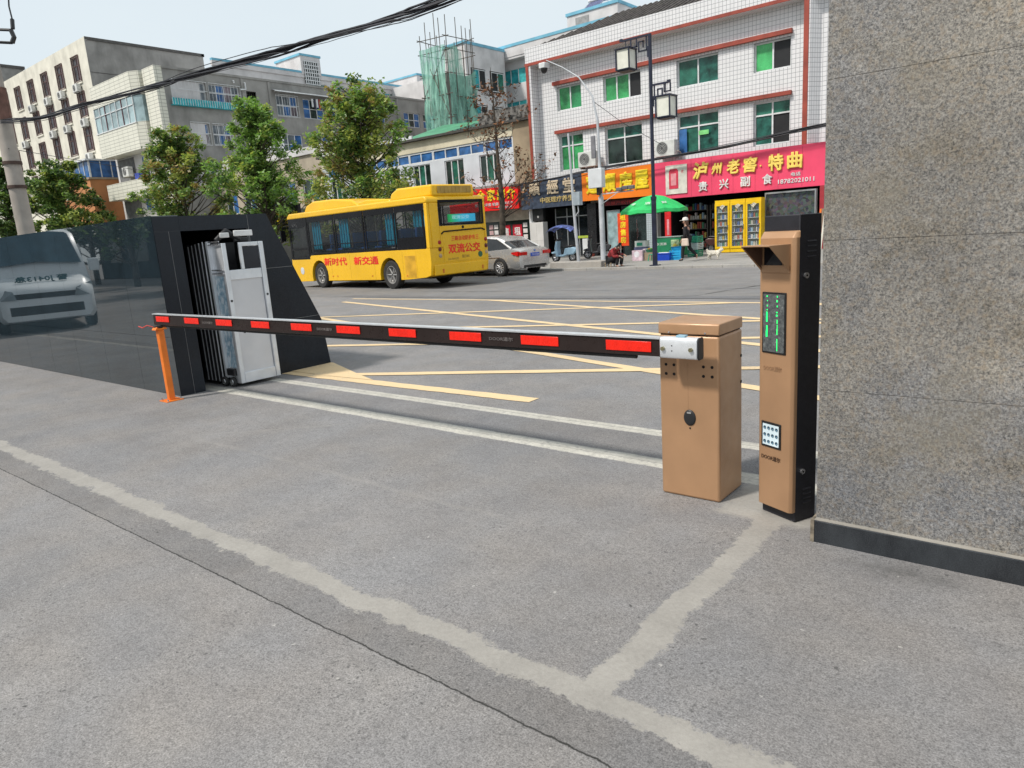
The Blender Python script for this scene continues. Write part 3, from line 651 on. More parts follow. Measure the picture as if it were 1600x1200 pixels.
# ground-floor shell: piers, slab, shop rooms
q = MB()
for a, b in ((-23.05, -22.68), (-19.25, -18.85), (-15.95, -15.72), (-8.42, -8.1)): q.box(a, b, 29.9, 30.25, .08, 3.9)
q.build('pier', M('pale_pier', (.42, .41, .39), .7, 0, .1, 2, stain=.3), W, world=True)
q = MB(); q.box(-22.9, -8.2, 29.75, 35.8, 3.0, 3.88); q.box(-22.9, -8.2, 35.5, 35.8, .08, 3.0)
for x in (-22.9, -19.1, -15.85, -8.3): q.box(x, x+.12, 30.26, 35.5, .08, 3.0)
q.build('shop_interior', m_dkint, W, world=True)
q = MB(); q.box(-22.8, -8.2, 29.3, 35.4, .081, .10); q.build('shop_floor', M('shop_floor', (.16, .155, .15), .4), W, world=True)
for x, z, yy in ((-19.1, 2.8, 29.96),): pass

# ---- low two-storey building to its left
D = thing('low_shop_building', (-31, 30, .08), 'low two-storey building with blue glass band and cream fascia beside the tiled building', 'building')
q = MB(); wall(q, 'y', 30, -40, -23.85, 4.0, 6.32, [(-39.5+k*1.95, -39.5+k*1.95+1.93, 5.72, 6.28) for k in range(8)]+[(-39.3+k*2.6, -39.3+k*2.6+1.45, 4.2, 5.62) for k in range(6)], .15)
q.build('upper_wall', M('white_panel', (.58, .60, .64), .6, 0, .08, 1, stain=.15), D, world=True)
for k in range(8):
    a = -39.5+k*1.95; window(D, 'y', 30, a, a+1.93, 5.72, 6.28, m_wfr, [m_pbl], 2, depth=.06)
for k in range(6):
    a = -39.3+k*2.6; window(D, 'y', 30, a, a+1.45, 4.2, 5.62, m_wfr, [m_pdk, m_pt[0], m_pdk], 3, depth=.1)
q = MB(); q.box(-40, -23.85, 29.96, 30.3, 6.325, 6.93); q.build('fascia', M('cream_fascia', (.62, .56, .42), .75, 0, .08, 1, stain=.35), D, world=True)
q = MB(); q.box(-40.2, -22.5, 29.7, 37, 6.94, 7.06); q.build('roof_slab', M('dark_eave', (.07, .065, .06), .9), D, world=True)
q = MB(); q.box(-23.84, -22.6, 29.93, 36, 3.6, 6.93); q.build('end_pier', m_tan, D, world=True)
q = MB(); q.box(-40, -23.1, 30.2, 36, .08, 6.93); q.build('core', m_dkint, D, world=True)
q = MB(); q.box(-40, -23.1, 29.95, 30.19, 2.7, 3.99); q.build('shop_band', m_grey, D, world=True)
q = MB()
for k in range(9): q.box(-26.3, -23.1, 29.9+.0*k, 29.97, 2.08+k*.065, 2.138+k*.065)
q.build('roller_shutter', M('beige_shutter', (.42, .37, .29), .6), D, world=True)
q = MB(); q.box(-26.3, -23.1, 30.06, 30.08, .1, 2.07); q.build('shop_glass', m_pdk, D, world=True)
q = MB(); q.box(-34, -26.5, 29.98, 30.1, .08, 2.69); q.build('shop_front', M('grey_shutter', (.3, .3, .31), .6), D, world=True)
for xa, t_ in ((-24.3, '租房'), (-25.1, '售房')):
    q = MB(); q.box(xa, xa+.62, 30.03, 30.045, .7, 1.86); po_ = q.build('poster', M('poster_red', (.52, .01, .03), .5), D, world=True)
    for i, ch in enumerate(t_): text(ch, .42, .42, (xa+.31, 30.029, 1.52-i*.52), (1, 0, 0), (0, 0, 1), M('pale_paper', (.72, .68, .66), .6), po_, ext=.003, thick=.03)
for i in range(4):
    for k, xa in enumerate((-23.6, -25.95, -25.6)):
        q = MB(); q.box(xa, xa+.28, 30.03, 30.04, 1.7-i*.3, 1.92-i*.3); q.build('notice', [M('pale_paper', (.72, .68, .66), .6), M('pink_paper', (.7, .45, .45), .6)][k % 2], D, world=True)
for (a, b, z0, z1, mm, nm) in ((-23.04, -22.74, .08, 2.65, m_wfr, 'white_pillar'),):
    q = MB(); q.box(a, b, 29.88, 29.96, z0, z1); q.build(nm, mm, D, world=True)
q = MB(); q.quad((-33, 33, 7.4), (-28.3, 30.9, 7.55), (-31.5, 36.5, 8.9), (-35, 37, 8.8)); 
q = MB(); q.box(-36, -25.5, 31.5, 31.6, 7.05, 7.25)
gr_ = MB(); gr_.quad((-33.6, 30.9, 7.25), (-29.6, 31.0, 7.3), (-30.6, 36, 8.5), (-34.5, 36, 8.7)); gr_.build('green_sheet_roof', M('green_sheet', (.05, .25, .12), .5, 0, .15, 1), D, world=True)
q = MB(); q.box(-40, -31.2, 29.85, 29.95, 7.07, 7.28); q.build('white_gutter', m_wfr, D, world=True)
q = MB(); q.box(-29.2, -22.9, 33.5, 33.8, 7.06, 8.45); q.box(-27.5, -26.2, 32.6, 33.4, 7.06, 7.9); q.box(-25.3, -24.4, 32.4, 33.2, 7.06, 8.2)
for k in range(16): xk = -29+k*.4; q.box(xk, xk+.28, 32.0+.3*(k % 3), 32.4+.3*(k % 3), 7.06, 7.25+.12*(k*7 % 5))
q.build('rooftop_clutter', M('rubble_grey', (.16, .15, .14), .95, 0, .6, 5), D, world=True)


# ---- beige block behind the evergreens
E_ = thing('beige_row_building', (-47, 31, .08), 'beige low building half hidden behind the evergreen trees', 'building')
q = MB(); hs = [(-54.2+k*2.6, -54.2+k*2.6+1.7, 4.3, 6.0) for k in range(5)]+[(-54.2+k*2.6, -54.2+k*2.6+1.9, 1.2, 3.0) for k in range(5)]
wall(q, 'y', 31, -55, -40.3, 0, 7.6, hs, .2); q.box(-55, -40.3, 31.24, 40, 0, 7.59); q.box(-55.1, -40.2, 30.85, 40, 7.61, 8.1, 1)
q.box(-40.29, -40.2, 31, 40, 0, 7.6); q.build('wall', [M('beige_render', (.42, .36, .28), .85, 0, .12, 1, stain=.4), m_white], E_, world=True)
for k, h in enumerate(hs): window(E_, 'y', 31, *h, m_wfr, [m_pdk, m_pbl], 2 if k < 5 else 3, depth=.12)
q = MB()
for k in range(6):
    for j in range(3): q.tube([(-47.5+k*.4, 30.8, 8.1+j*.35), (-47.3+k*.4, 30.8, 8.1+j*.35+.35)], .03, 4); q.tube([(-47.1+k*.4, 30.8, 8.1+j*.35), (-47.3+k*.4, 30.8, 8.1+j*.35+.35)], .03, 4)
q.build('lattice', m_wfr, E_, world=True)

# ---- cream six-storey block, far left
A_ = thing('cream_apartment_block', (-90, 30, .08), 'tall cream apartment block with rows of dark caged windows at the far left', 'building')
m_brn = M('dark_brown_frame', (.13, .075, .07), .5); m_pp = [M('grey_glass_pane', (.12, .14, .16), .1, 0, .3, 1), M('purple_grey_pane', (.18, .14, .16), .2, 0, .3, 1)]
cols = [-75.15-3.95*k for k in range(9)]; rows = [17.9, 14.8, 11.75, 8.7]; hs = [(c-.78, c+.78, z, z+2.05) for c in cols for z in rows]
q = MB(); wall(q, 'y', 30, -111, -72.4, 0, 21.2, hs, .25); q.build('front_wall', m_cream, A_, world=True)
q = MB(); q.quad((-72.401, 30, 0), (-72.401, 41.2, 0), (-72.401, 41.2, 20.95), (-72.401, 30, 20.95)); q.quad((-72.4, 30.3, 21), (-111, 30.3, 21), (-111, 41, 21), (-72.4, 41, 21)); q.box(-111, -72.42, 30.4, 41.2, 0, 20.9)
q.build('side_wall', m_grey, A_, world=True)
q = MB(); q.box(-72.38, -72.3, 30, 41.3, 20.951, 21.2); q.box(-111, -72.3, 41, 41.3, 20.95, 21.2); q.build('coping', M('dark_coping', (.1, .095, .09), .9), A_, world=True)
for zz in (18.2, 15.1, 12.0):
    q = MB(); q.box(-72.4, -72.37, 30.1, 41, zz, zz+.04); q.build('band', M('dark_coping', (.1, .095, .09), .9), A_, world=True)
for h in hs:
    o = window(A_, 'y', 30, *h, m_brn, m_pp if h[2] > 9 or h[0] > -85 else [m_pbl, m_pp[0]], 2, depth=.1, fw=.1, transom=h[2]+1.35)
    b = MB()
    for x in (h[0]-.06, h[1]+.02): b.box(x, x+.05, 29.9, 30, h[2]-.1, h[3]+.05)
    for k in range(5): xx = h[0]+.1+k*(h[1]-h[0]-.2)/4; b.box(xx-.02, xx+.02, 29.90, 29.92, h[2]-.05, h[3]+.05)
    b.box(h[0]-.06, h[1]+.07, 29.88, 30, h[2]-.14, h[2]-.1); b.box(h[0]-.06, h[1]+.07, 29.88, 30, h[3]+.05, h[3]+.1)
    b.box(h[0]-.1, h[1]+.1, 29.9, 30, h[2]-.3, h[2]-.145, 1)
    b.build('window_cage', [m_brn, m_cream], o, world=True)
# orange annex with a blue glazed bay
N_ = thing('orange_annex', (-71, 27, .08), 'orange rendered annex with a blue glazed room on top below the cream block', 'building')
q = MB(); q.box(-78, -69.1, 27, 31, .0, 8.45); q.box(-78.1, -69.0, 26.9, 30, 8.451, 8.62, 1); q.build('wall', [m_orw, m_tan], N_, world=True)
q = MB(); q.box(-77.7, -69.3, 27.2, 29.9, 8.63, 10.05); q.build('blue_glazing', m_pbl, N_, world=True)
q = MB()
for k in range(9): x = -77.7+k*1.05; q.box(x-.04, x+.04, 27.14, 27.2, 8.63, 10.05)
for k in range(3): y = 27.2+k*.9; q.box(-69.3, -69.23, y, y+.07, 8.63, 10.05)
q.box(-78, -69.1, 26.9, 30, 10.06, 10.2); q.build('glazing_bars', m_wfr, N_, world=True)

# ---- balcony block with the long cement side wall
B_ = thing('balcony_building', (-60, 28, .08), 'cream tiled balcony block with a long grey cement side wall', 'building')
XR = -55.7
q = MB(); q.box(-66.2, XR-.02, 28.2, 31, 0, 15.2); q.build('front_core', m_white, B_, world=True)
q = MB(); q.box(-57.6, XR-.005, 27.6, 28.25, 0, 15.4); q.build('corner_pier', m_tilec, B_, world=True)
for k, (zb, zt) in enumerate(((13.7, 15.4), (9.75, 11.75), (6.3, 7.6), (3.4, 4.65))):
    q = MB(); q.prism([(-65.9, 27.0), (-58.6, 27.0), (-57.9, 27.45), (-57.9, 28.19), (-65.9, 28.19)], zb if k else zb, zt, 'z'); q.build('balcony', m_tilec if k != 0 else m_tilec, B_, world=True)
q = MB(); q.prism([(-65.85, 27.06), (-58.64, 27.06), (-57.96, 27.5), (-57.96, 28.1), (-65.85, 28.1)], 11.76, 13.69, 'z'); gz = q.build('enclosed_glazing', M('pale_glass', (.30, .40, .42), .12, 0, .25, 1.2), B_, world=True)
q = MB()
for k in range(8): x = -65.85+k*1.03; q.box(x-.035, x+.035, 27.0, 27.058, 11.76, 13.69, 1 if k in (2, 5) else 0)
q.box(-65.9, -58.6, 27.0, 27.055, 13.0, 13.06); q.box(-66.0, -58.5, 26.95, 27.05, 11.68, 11.755)
q.build('glazing_bars', [m_wfr, M('maroon_frame', (.13, .03, .04), .5)], gz, world=True)
for z0, z1 in ((7.8, 9.6), (4.8, 6.2)):
    q = MB(); q.box(-65.7, -62.7, 28.12, 28.195, z0, z1); q.build('recess', M('grey_recess', (.16, .16, .165), .8), B_, world=True)
for a, b, z0, z1 in ((-61.2, -60.3, 8.0, 9.5), (-61.8, -59.0, 5.2, 6.2), (-65.3, -59, 1.5, 3.2)): window(B_, 'y', 28.1, a, b, z0, z1, m_wfr, [m_pbl if z0 > 4 else m_pg[0], m_pdk], 2, depth=.08)
q = MB(); q.box(-60.8, -60.1, 27.2, 27.8, 7.61, 8.1); q.build('washing', M('blue_cloth', (.05, .08, .35), .9), B_, world=True)
side = [(28.7, 31.5, 13.2, 14.5), (31.75, 34.4, 13.2, 14.5), (29.8, 31.3, 9.9, 11.45), (31.6, 33.2, 9.9, 11.45), (29.8, 33.2, 6.7, 8.3), (35.05, 35.95, 12.5, 14.3), (37.8, 39.9, 12.6, 14.25), (40.5, 42.7, 12.55, 14.2), (43.6, 45.2, 12.6, 14.1), (47, 50, 12.6, 14.1), (52.5, 54.7, 12.6, 14.0), (55.2, 57.8, 12.6, 14.0), (37.8, 40, 9.4, 11.1), (40.6, 43, 9.4, 11.1), (46, 49, 9.4, 11)]
q = MB(); wall(q, 'x', XR, 28.2, 59.0, 0, 15.25, side, .25); q.box(-66, XR-.26, 31.01, 59, 0, 15.1); q.box(XR-.3, XR+.08, 28.2, 59.1, 15.251, 15.42)
q.build('side_wall', m_grey, B_, world=True)
for y in (34.62, 37.1, 45.9, 51.6):
    q = MB(); q.box(XR+.002, XR+.12, y, y+.22, 0, 15.2); q.build('cement_pilaster', m_grey, B_, world=True)
for k, h in enumerate(side):
    if k == 5: continue
    window(B_, 'x', XR, *h, m_wfr, [m_pbl, m_pdk, m_pbl] if k in (7, 8, 9, 10, 11) else [m_pp[0], m_pbl, m_pp[1], m_pp[0]], 4 if h[1]-h[0] > 2.4 else 3, depth=.15, bars=.26 if k in (0, 1, 2, 3, 6) else 0, transom=(h[2]+h[3])/2)
q = MB()
for i in range(5):
    for j in range(9): q.box(XR-.12, XR-.05, 35.07+i*.19, 35.13+i*.19, 12.5, 14.3); q.box(XR-.12, XR-.049, 35.05, 35.95, 12.5+j*.2, 12.56+j*.2)
q.build('vent_blocks', m_wfr, B_, world=True)
q = MB(); q.box(XR+.01, XR+.35, 28.5, 34.5, 12.62, 12.66); q.box(XR+.31, XR+.35, 28.5, 34.5, 12.66, 13.15)
for i in range(30): q.box(XR+.35, XR+.37, 28.5+i*.2, 28.53+i*.2, 12.66, 13.15, 1)
q.build('teal_cage_tray', [m_teal, m_wfr], B_, world=True)
q = MB(); q.add([(XR, 37.4, 14.68), (XR+.6, 37.4, 14.5), (XR+.6, 44.5, 14.5), (XR, 44.5, 14.68)], [(0, 1, 2, 3)]); q.box(XR+.56, XR+.6, 37.4, 44.5, 14.44, 14.5); q.build('awning', m_wfr, B_, world=True)
q = MB(); q.tube([(XR+.05, 34.9, 14.9), (XR+.25, 34.9, 14.85), (XR+.25, 34.9, 14.35), (XR+.25, 34.4, 14.3)], .06, 8); q.tube([(XR+.05, 33.9, 14.95), (XR+.25, 33.9, 14.9), (XR+.25, 33.9, 14.75)], .06, 8); q.build('flue_pipe', m_wfr, B_, world=True)
q = MB()
for i, c_ in enumerate([0, 1, 0, 2, 0, 1]): q.box(XR+.3, XR+.34, 41.2+i*.25, 41.38+i*.25, 14.2-.7-.2*(i % 2), 14.2, c_)
q.build('laundry', [m_wfr, M('dark_cloth', (.04, .04, .06), .9), M('red_cloth', (.4, .06, .05), .9)], B_, world=True)

# ---- white L-shaped building with sky-blue copings
C_ = thing('white_courtyard_building', (-50, 57, .08), 'large white building with sky-blue copings rising behind the low roofs', 'building')
q = MB(); hs = [(46+k*3.2, 46+k*3.2+2.2, zz, zz+1.6) for k in range(7) for zz in (15.6,)]
wall(q, 'x', -62, 36, 70, 0, 17.6, hs, .2); q.box(-74, -62.3, 36, 70, 0, 17.5); q.build('wing_wall', m_white, C_, world=True)
for k, h in enumerate(hs): window(C_, 'x', -62, *h, m_wfr, [m_teal, m_pt[0]], 2, depth=.1)
q = MB(); q.box(-62.2, -61.9, 36, 70, 17.601, 18.0, 1); q.box(-62.2, -61.88, 36, 70, 18.001, 18.2, 0); q.build('coping', [m_skyb, m_white], C_, world=True)
q = MB(); q.box(-66, -61.85, 45.3, 47.6, 17.9, 19.6); q.build('stair_tower', m_white, C_, world=True)
q = MB(); q.box(-66.1, -61.8, 45.2, 47.7, 19.601, 19.8); q.build('tower_coping', m_skyb, C_, world=True)
q = MB()
for i in range(7): q.box(-61.84, -61.78, 45.65+i*.26, 45.73+i*.26, 17.0, 19.2)
for j in range(7): q.box(-61.84, -61.77, 45.6, 47.35, 17.0+j*.35, 17.08+j*.35)
q.box(-61.845, -61.835, 45.6, 47.35, 17, 19.2, 1); q.build('lattice_window', [m_wfr, m_pdk], C_, world=True)
hs2 = [(-46.3+.2, -43.3, 15.2, 16.6), (-43.0, -41.2, 15.2, 16.75), (-39.5, -37, 15.2, 16.7), (-46.2, -43.4, 12.2, 13.7), (-43.1, -41.2, 12.2, 13.8), (-39.5, -37, 12.2, 13.7), (-49.3, -47.6, 15.0, 16.8), (-49.3, -47.6, 12, 13.8), (-46.2, -43.4, 9.2, 10.7)]
q = MB(); wall(q, 'y', 57, -62, -22, 0, 17.75, hs2, .2); q.box(-62, -22, 57.25, 68, 0, 17.7); q.build('rear_wall', m_white, C_, world=True)
for k, h in enumerate(hs2): window(C_, 'y', 57, *h, m_wfr, [m_teal, m_teal, M('teal_light', (.06, .45, .46), .5, 0, .2, 3)] if k < 6 or k == 8 else [m_pd, m_pt[0]], 3 if h[1]-h[0] > 2.2 else 2, depth=.1)
q = MB(); q.box(-49, -22, 56.2, 56.99, 17.3, 17.5); q.box(-49, -22, 56.15, 56.3, 17.501, 18.35); q.build('overhang', m_white, C_, world=True)
q = MB(); q.box(-49, -22, 56.1, 56.35, 18.351, 18.6); q.build('blue_coping', m_skyb, C_, world=True)
q = MB(); q.box(-47.6, -45, 50.5, 56.0, 9, 18.0, 0); q.box(-47.7, -44.95, 50.4, 56.05, 18.001, 18.25, 1); q.build('corner_block', [m_white, m_skyb], C_, world=True)
for z_ in (14.3, 11.2):
    for y_, pm_ in ((51.2, [m_teal, m_pd]), (53.8, [m_pd, m_pt[0]])):
        q = MB(); q.box(-45.2, -44.99, y_-.1, y_+1.9, z_-.1, z_+1.8); o_ = q.build('window_recess', m_pd, C_, world=True); window(C_, 'x', -44.9, y_, y_+1.8, z_, z_+1.7, m_wfr, pm_, 2, depth=.05)
q = MB(); q.box(-38.7, -33.5, 57.5, 62, 17.7, 19.9, 0); q.box(-38.8, -33.4, 57.4, 62.1, 19.901, 20.15, 1); q.box(-37.8, -36.4, 57.47, 57.499, 18.3, 19.6, 2); q.build('roof_room', [m_white, m_skyb, M('grid_window', (.3, .3, .3), .6)], C_, world=True)
q = MB(); q.box(-70, -64, 63, 69, 18, 20.2, 0); q.box(-70.1, -63.9, 62.9, 69.1, 20.201, 20.4, 1); q.build('roof_block', [m_white, m_skyb], C_, world=True)
hl = thing('solar_water_heater', (-36.2, 59, 20.15), 'solar water heater on the white roof room above the tiled roof', 'water heater')
q = MB(); q.tube([(-1, 0, .9), (1, 0, .9)], .25, 12); q.build('tank', m_chrome, hl, smooth=True)
q = MB(); q.add([(-.9, -.2, .8), (.9, -.2, .8), (.9, -1.2, .1), (-.9, -1.2, .1)], [(0, 1, 2, 3)]); q.build('collector', M('navy_tubes', (.05, .06, .16), .3), hl)
for x in (-.8, .8):
    q = MB(); q.tube([(x, .1, .7), (x, .5, 0)], .03, 5); q.tube([(x, -1.2, .1), (x, -.2, .8)], .03, 5); q.build('stand', m_chrome, hl)
for i, (x0, x1, y, z) in enumerate(((-170, -132.3, 33, 31.2),)):
    o = thing('distant_block', (x0/2+x1/2, y, 0), 'grey flat roofed block just showing beyond the cream apartment block', 'building'); q = MB(); q.box(x0, x1, y, y+12, 0, z); q.box(x0-.2, x1+.2, y-.2, y+12.2, z+.001, z+.4, 1); q.build('wall', [m_grey, M('dark_coping', (.1, .095, .09), .9)], o, world=True)
for i, (x0, x1, y, z) in enumerate(((-7.9, 12, 30, 9.5),)):
    o = thing('neighbour_block', (x0/2+x1/2, y, 0), 'plain building beyond the tiled building, hidden behind the granite wall', 'building'); q = MB(); q.box(x0, x1, y, y+8, 0, z); q.build('wall', [m_white], o, world=True)

# air conditioners
def aircon():
    t = thing('air_conditioner', (0, 0, 0), 'white outdoor unit', 'air conditioner')
    q = MB(); q.box(-.39, .39, -.15, .15, 0, .55); q.build('casing', M('ac_white', (.62, .62, .60), .5, 0, .08, 5, stain=.2), t, bevel=.015)
    q = MB(); q.lathe([(.20, -.152), (.225, -.16), (.235, -.15)], (-.1, 0, .28), 20, 'y'); q.disc((-.1, -.152, .28), .205, (0, 1, 0), .004, 20, 1)
    for r_ in (.06, .11, .16): q.lathe([(r_, -.158), (r_+.008, -.162), (r_+.014, -.158)], (-.1, 0, .28), 20, 'y')
    q.build('fan_grille', [M('ac_grey', (.4, .4, .39), .5), M('ac_dark', (.08, .08, .08), .6)], t)
    for xb_ in (-.31, .31):
        q = MB(); q.box(xb_-.02, xb_+.02, -.12, .3, -.06, -.002); q.build('bracket', m_grey, t)
    q = MB(); q.tube([(.39, 0, .15), (.46, 0, .15), (.46, .2, .1), (.46, .3, -.2)], .02, 6); q.build('pipe', M('pipe_wrap', (.5, .48, .42), .8), t)
    return t
ac0 = aircon(); acs = [(-19.08, 29.62, 4.26, 1.25, 'air conditioner on the tiled facade above the orange shop sign', None), (-15.05, 29.62, 4.28, 1.2, 'air conditioner on the tiled facade right of the dark street lamp pole', None),
   (-63.2, 27.75, 8.1, 1.4, 'air conditioner standing in the open balcony of the cream tiled block', None)]
for (ci, ri, dx) in ((0, 0, 0), (1, 0, .1), (3, 0, -.1), (0, 1, .3), (1, 1, 0), (2, 1, .2), (4, 1, 0), (0, 2, 0), (3, 2, 0), (2, 2, -.2), (5, 1, 0), (2, 0, .4)):
    acs.append((cols[ci]+dx, 29.7, rows[ri]-1.0, 1.25, 'white air conditioner under the %s window of the %s caged row of the cream block' % (('corner', 'second', 'third', 'fourth', 'fifth', 'sixth')[ci], ('top', 'second', 'third')[ri]), 'air conditioners on the cream apartment block'))
for i, (x, y, z, s, lb, gp) in enumerate(acs):
    o = ac0 if i == 0 else copy_tree(ac0)
    o.location = (x, y, z); o.scale = (s, s, s); o['label'] = 'white '+lb if not lb.startswith('white') else lb
    if gp: o['group'] = gp

# ---- scaffold with green netting in front of the white building
S_ = thing('scaffold', (-41.5, 45, .08), 'bamboo and pipe scaffold tower wrapped in torn green netting', 'scaffold')
m_pole = M('scaffold_pole', (.11, .095, .08), .8); q = MB()
sx0, sx1, sy0, sy1 = -45.0, -42.1, 45.0, 48.2; rs = random.Random(3)
for i in range(6):
    for (a, b) in ((sx0+(sx1-sx0)*i/5, sy0), (sx0+(sx1-sx0)*i/5, sy1)):
        zt_ = 17.2+rs.uniform(0, 2.3); j = rs.uniform(-.12, .12)
        p_ = MB(); p_.tube([(a+j, b, 4), (a-j, b, zt_)], .035, 5); p_.build('upright', m_pole, S_, world=True)
for i in range(1, 4):
    for a in (sx0, sx1):
        p_ = MB(); p_.tube([(a, sy0+i, 4), (a, sy0+i, 16.8+rs.uniform(0, 1.5))], .035, 5); p_.build('upright', m_pole, S_, world=True)
for z in (6, 7.7, 9.4, 11.1, 12.8, 14.5, 16.2, 17.3):
    for (p0, p1) in (((sx0-.3, sy0), (sx1+.4, sy0)), ((sx1, sy0-.3), (sx1, sy1+.3)), ((sx0, sy0-.3), (sx0, sy1+.3)), ((sx0-.3, sy1), (sx1+.3, sy1))):
        p_ = MB(); p_.tube([(p0[0], p0[1]-.04, z+rs.uniform(-.15, .15)), (p1[0], p1[1]-.04, z+rs.uniform(-.15, .15))], .033, 5); p_.build('ledger', m_pole, S_, world=True)
for (a, b, c, d) in ((sx0, 12.8, sx1, 16.2), (sx1, 11, sx0+1, 15)):
    p_ = MB(); p_.tube([(a, sy0-.08, b), (c, sy0-.08, d)], .033, 5); p_.build('brace', m_pole, S_, world=True)
def netmat():
    m, t, b = newmat('green_netting'); n = noise(t, 1.3, 5, rough=.7, stretch=(1, 1, .35)); n2 = noise(t, 9, 3, stretch=(1, 1, .15))
    t.links.new(ramp(t, n, [(.3, (.13, .38, .30)), (.7, (.33, .58, .47))]).outputs[0], b.inputs['Base Color']); b.inputs['Roughness'].default_value = .9
    a = NN(t, 'Math', operation='ADD'); t.links.new(rng(t, n, .3, .6, .30, .82), a.inputs[0]); t.links.new(rng(t, n2, .3, .7, -.15, .2), a.inputs[1]); a.use_clamp = True
    t.links.new(a.outputs[0], b.inputs['Alpha']); return m
q = MB(); nz = 14; nx_ = 24
def netwall(x0, y0, x1, y1, zb, zt):
    vs = []; fs = []
    for i in range(nx_+1):
        for j in range(nz+1):
            u = i/nx_; x = x0+(x1-x0)*u; y = y0+(y1-y0)*u; zz = zb+(zt(u)-zb)*j/nz
            w_ = .08*math.sin(u*40)+rs.uniform(-.05, .05)+.1*math.sin(j*1.3+u*9); vs.append((x+w_*(y1 != y0), y+w_*(x1 != x0), zz))
    for i in range(nx_):
        for j in range(nz): a = i*(nz+1)+j; fs.append((a, a+nz+1, a+nz+2, a+1))
    q.add(vs, fs)
netwall(sx0, sy0-.1, sx1-.2, sy0-.1, 3, lambda u: 16.6)
netwall(sx1+.05, sy0, sx1+.05, sy1, 3, lambda u: 16.3+.3*math.sin(u*7)-1.6*(u > .6))
netwall(sx0, sy1+.1, sx1, sy1+.1, 6, lambda u: 13.5)
q.build('netting', netmat(), S_, world=True, fix=False)
q = MB(); q.box(-44.6, -42.5, 45.4, 47.8, .0, 14.5); q.build('masonry_shaft', m_grey, S_, world=True)
q = MB(); q.box(-43.2, -42.2, 44.7, 44.8, 9.2, 10.4); q.build('orange_sheet', M('faded_orange', (.5, .16, .1), .8, 0, .3, 3), S_, world=True)

# ---- shop signs
def sign(name, label, x0, x1, z0l, z1l, z0r, z1r, mat, y=29.35, depth=.22):
    t = thing(name, ((x0+x1)/2, y, z0l), label, 'shop sign')
    q = MB(); q.add([(x0, y, z0l), (x1, y, z0r), (x1, y, z1r), (x0, y, z1l), (x0, y+depth, z0l), (x1, y+depth, z0r), (x1, y+depth, z1r), (x0, y+depth, z1l)],
                    [(0, 1, 2, 3), (5, 4, 7, 6), (0, 4, 5, 1), (1, 5, 6, 2), (2, 6, 7, 3), (3, 7, 4, 0)])
    q.build('board', mat, t, world=True); return t
m_gold2 = M('gold_letters', (.88, .64, .14), .4, 0, .08, 4); m_yell = M('yellow_letters', (.85, .62, .02), .45); m_wlet = M('white_letters', (.72, .70, .70), .5)
XU = ((1, 0, 0), (0, 0, 1))
s1 = sign('shop_sign', 'pink shop sign with raised gold letters over the drinks shop', -15.55, -8.2, 2.46, 4.02, 2.45, 4.04, M('pink_panel', (.80, .07, .15), .45, 0, .05, 1, stain=.12))
q = MB()
for k in range(8): q.box(-14.7+k*.92, -14.69+k*.92, 29.346, 29.351, 2.47, 4.0)
q.build('panel_seam', M('pink_seam', (.42, .03, .07), .6), s1, world=True)
for ch, x, z, s in (('泸', -13.34, 3.49, .70), ('州', -12.62, 3.50, .46), ('老', -11.91, 3.51, .58), ('窖', -11.21, 3.51, .60), ('特', -10.18, 3.48, .64), ('曲', -9.45, 3.49, .62)):
    text(ch, s*.92, s, (x, 29.345, z), *XU, m_gold2, s1, ext=.07, thick=.035, shear=.12 if x < -10.8 else 0)
text('·', .07, .07, (-10.78, 29.345, 3.42), *XU, m_gold2, s1, ext=.05)
for ch, x, z in (('贵', -13.23, 2.84), ('兴', -12.31, 2.86), ('副', -11.41, 2.87), ('食', -10.51, 2.88)): text(ch, .40, .40, (x, 29.345, z), *XU, m_wlet, s1, ext=.05, thick=.02)
text('电话', .36, .15, (-9.41, 29.345, 2.97), *XU, m_wlet, s1, ext=.02, thick=.01)
text('18782021011', 1.38, .17, (-9.40, 29.345, 2.73), *XU, m_wlet, s1, ext=.02, thick=.012)
q = MB(); q.box(-14.62, -13.32, 29.31, 29.349, 2.62, 3.95) if False else q.box(-14.96, -13.96, 29.31, 29.349, 2.64, 3.85)
pb = q.build('picture_panel', M('picture_cream', (.66, .63, .56), .5), s1, world=True)
q = MB(); q.box(-14.79, -14.36, 29.295, 29.309, 2.86, 3.60); q.prism([(-14.79, 3.601), (-14.36, 3.601), (-14.42, 3.69), (-14.73, 3.69)], 29.295, 29.309, 'y'); q.build('red_carton_print', M('print_red', (.62, .04, .08), .5), pb, world=True)
q = MB(); q.box(-14.70, -14.45, 29.291, 29.2945, 3.0, 3.5); q.build('pink_print', M('print_pink', (.75, .3, .33), .5), pb, world=True)
text('老', .12, .14, (-14.17, 29.309, 3.55), *XU, M('print_red', (.62, .04, .08), .5), pb, ext=.004)
for ch in range(3):
    pass
s2 = sign('shop_sign', 'orange shop sign with big yellow characters left of the pink sign', -19.35, -15.62, 2.70, 3.98, 2.66, 4.02, M('orange_panel', (.84, .20, .01), .5, 0, .06, 1, stain=.1))
for ch, x in (('蓬', -18.75), ('順', -17.82), ('房', -16.98), ('屋', -16.16)): text(ch, .72, .86, (x, 29.345, 3.40), *XU, m_yell, s2, ext=.03, thick=.045)
text('14', .5, .12, (-16.7, 29.344, 2.9), *XU, m_wlet, s2, ext=.003) if False else None
s2b = sign('shop_sign', 'dark red shop sign strip below the orange sign', -18.6, -15.9, 2.40, 2.64, 2.36, 2.62, M('dark_maroon', (.09, .012, .016), .5), 29.7, .1)
text('房屋产权代办过户', 2.2, .17, (-17.2, 29.697, 2.5), *XU, M('dull_red', (.4, .03, .03), .5), s2b, ext=.004, thick=.01)
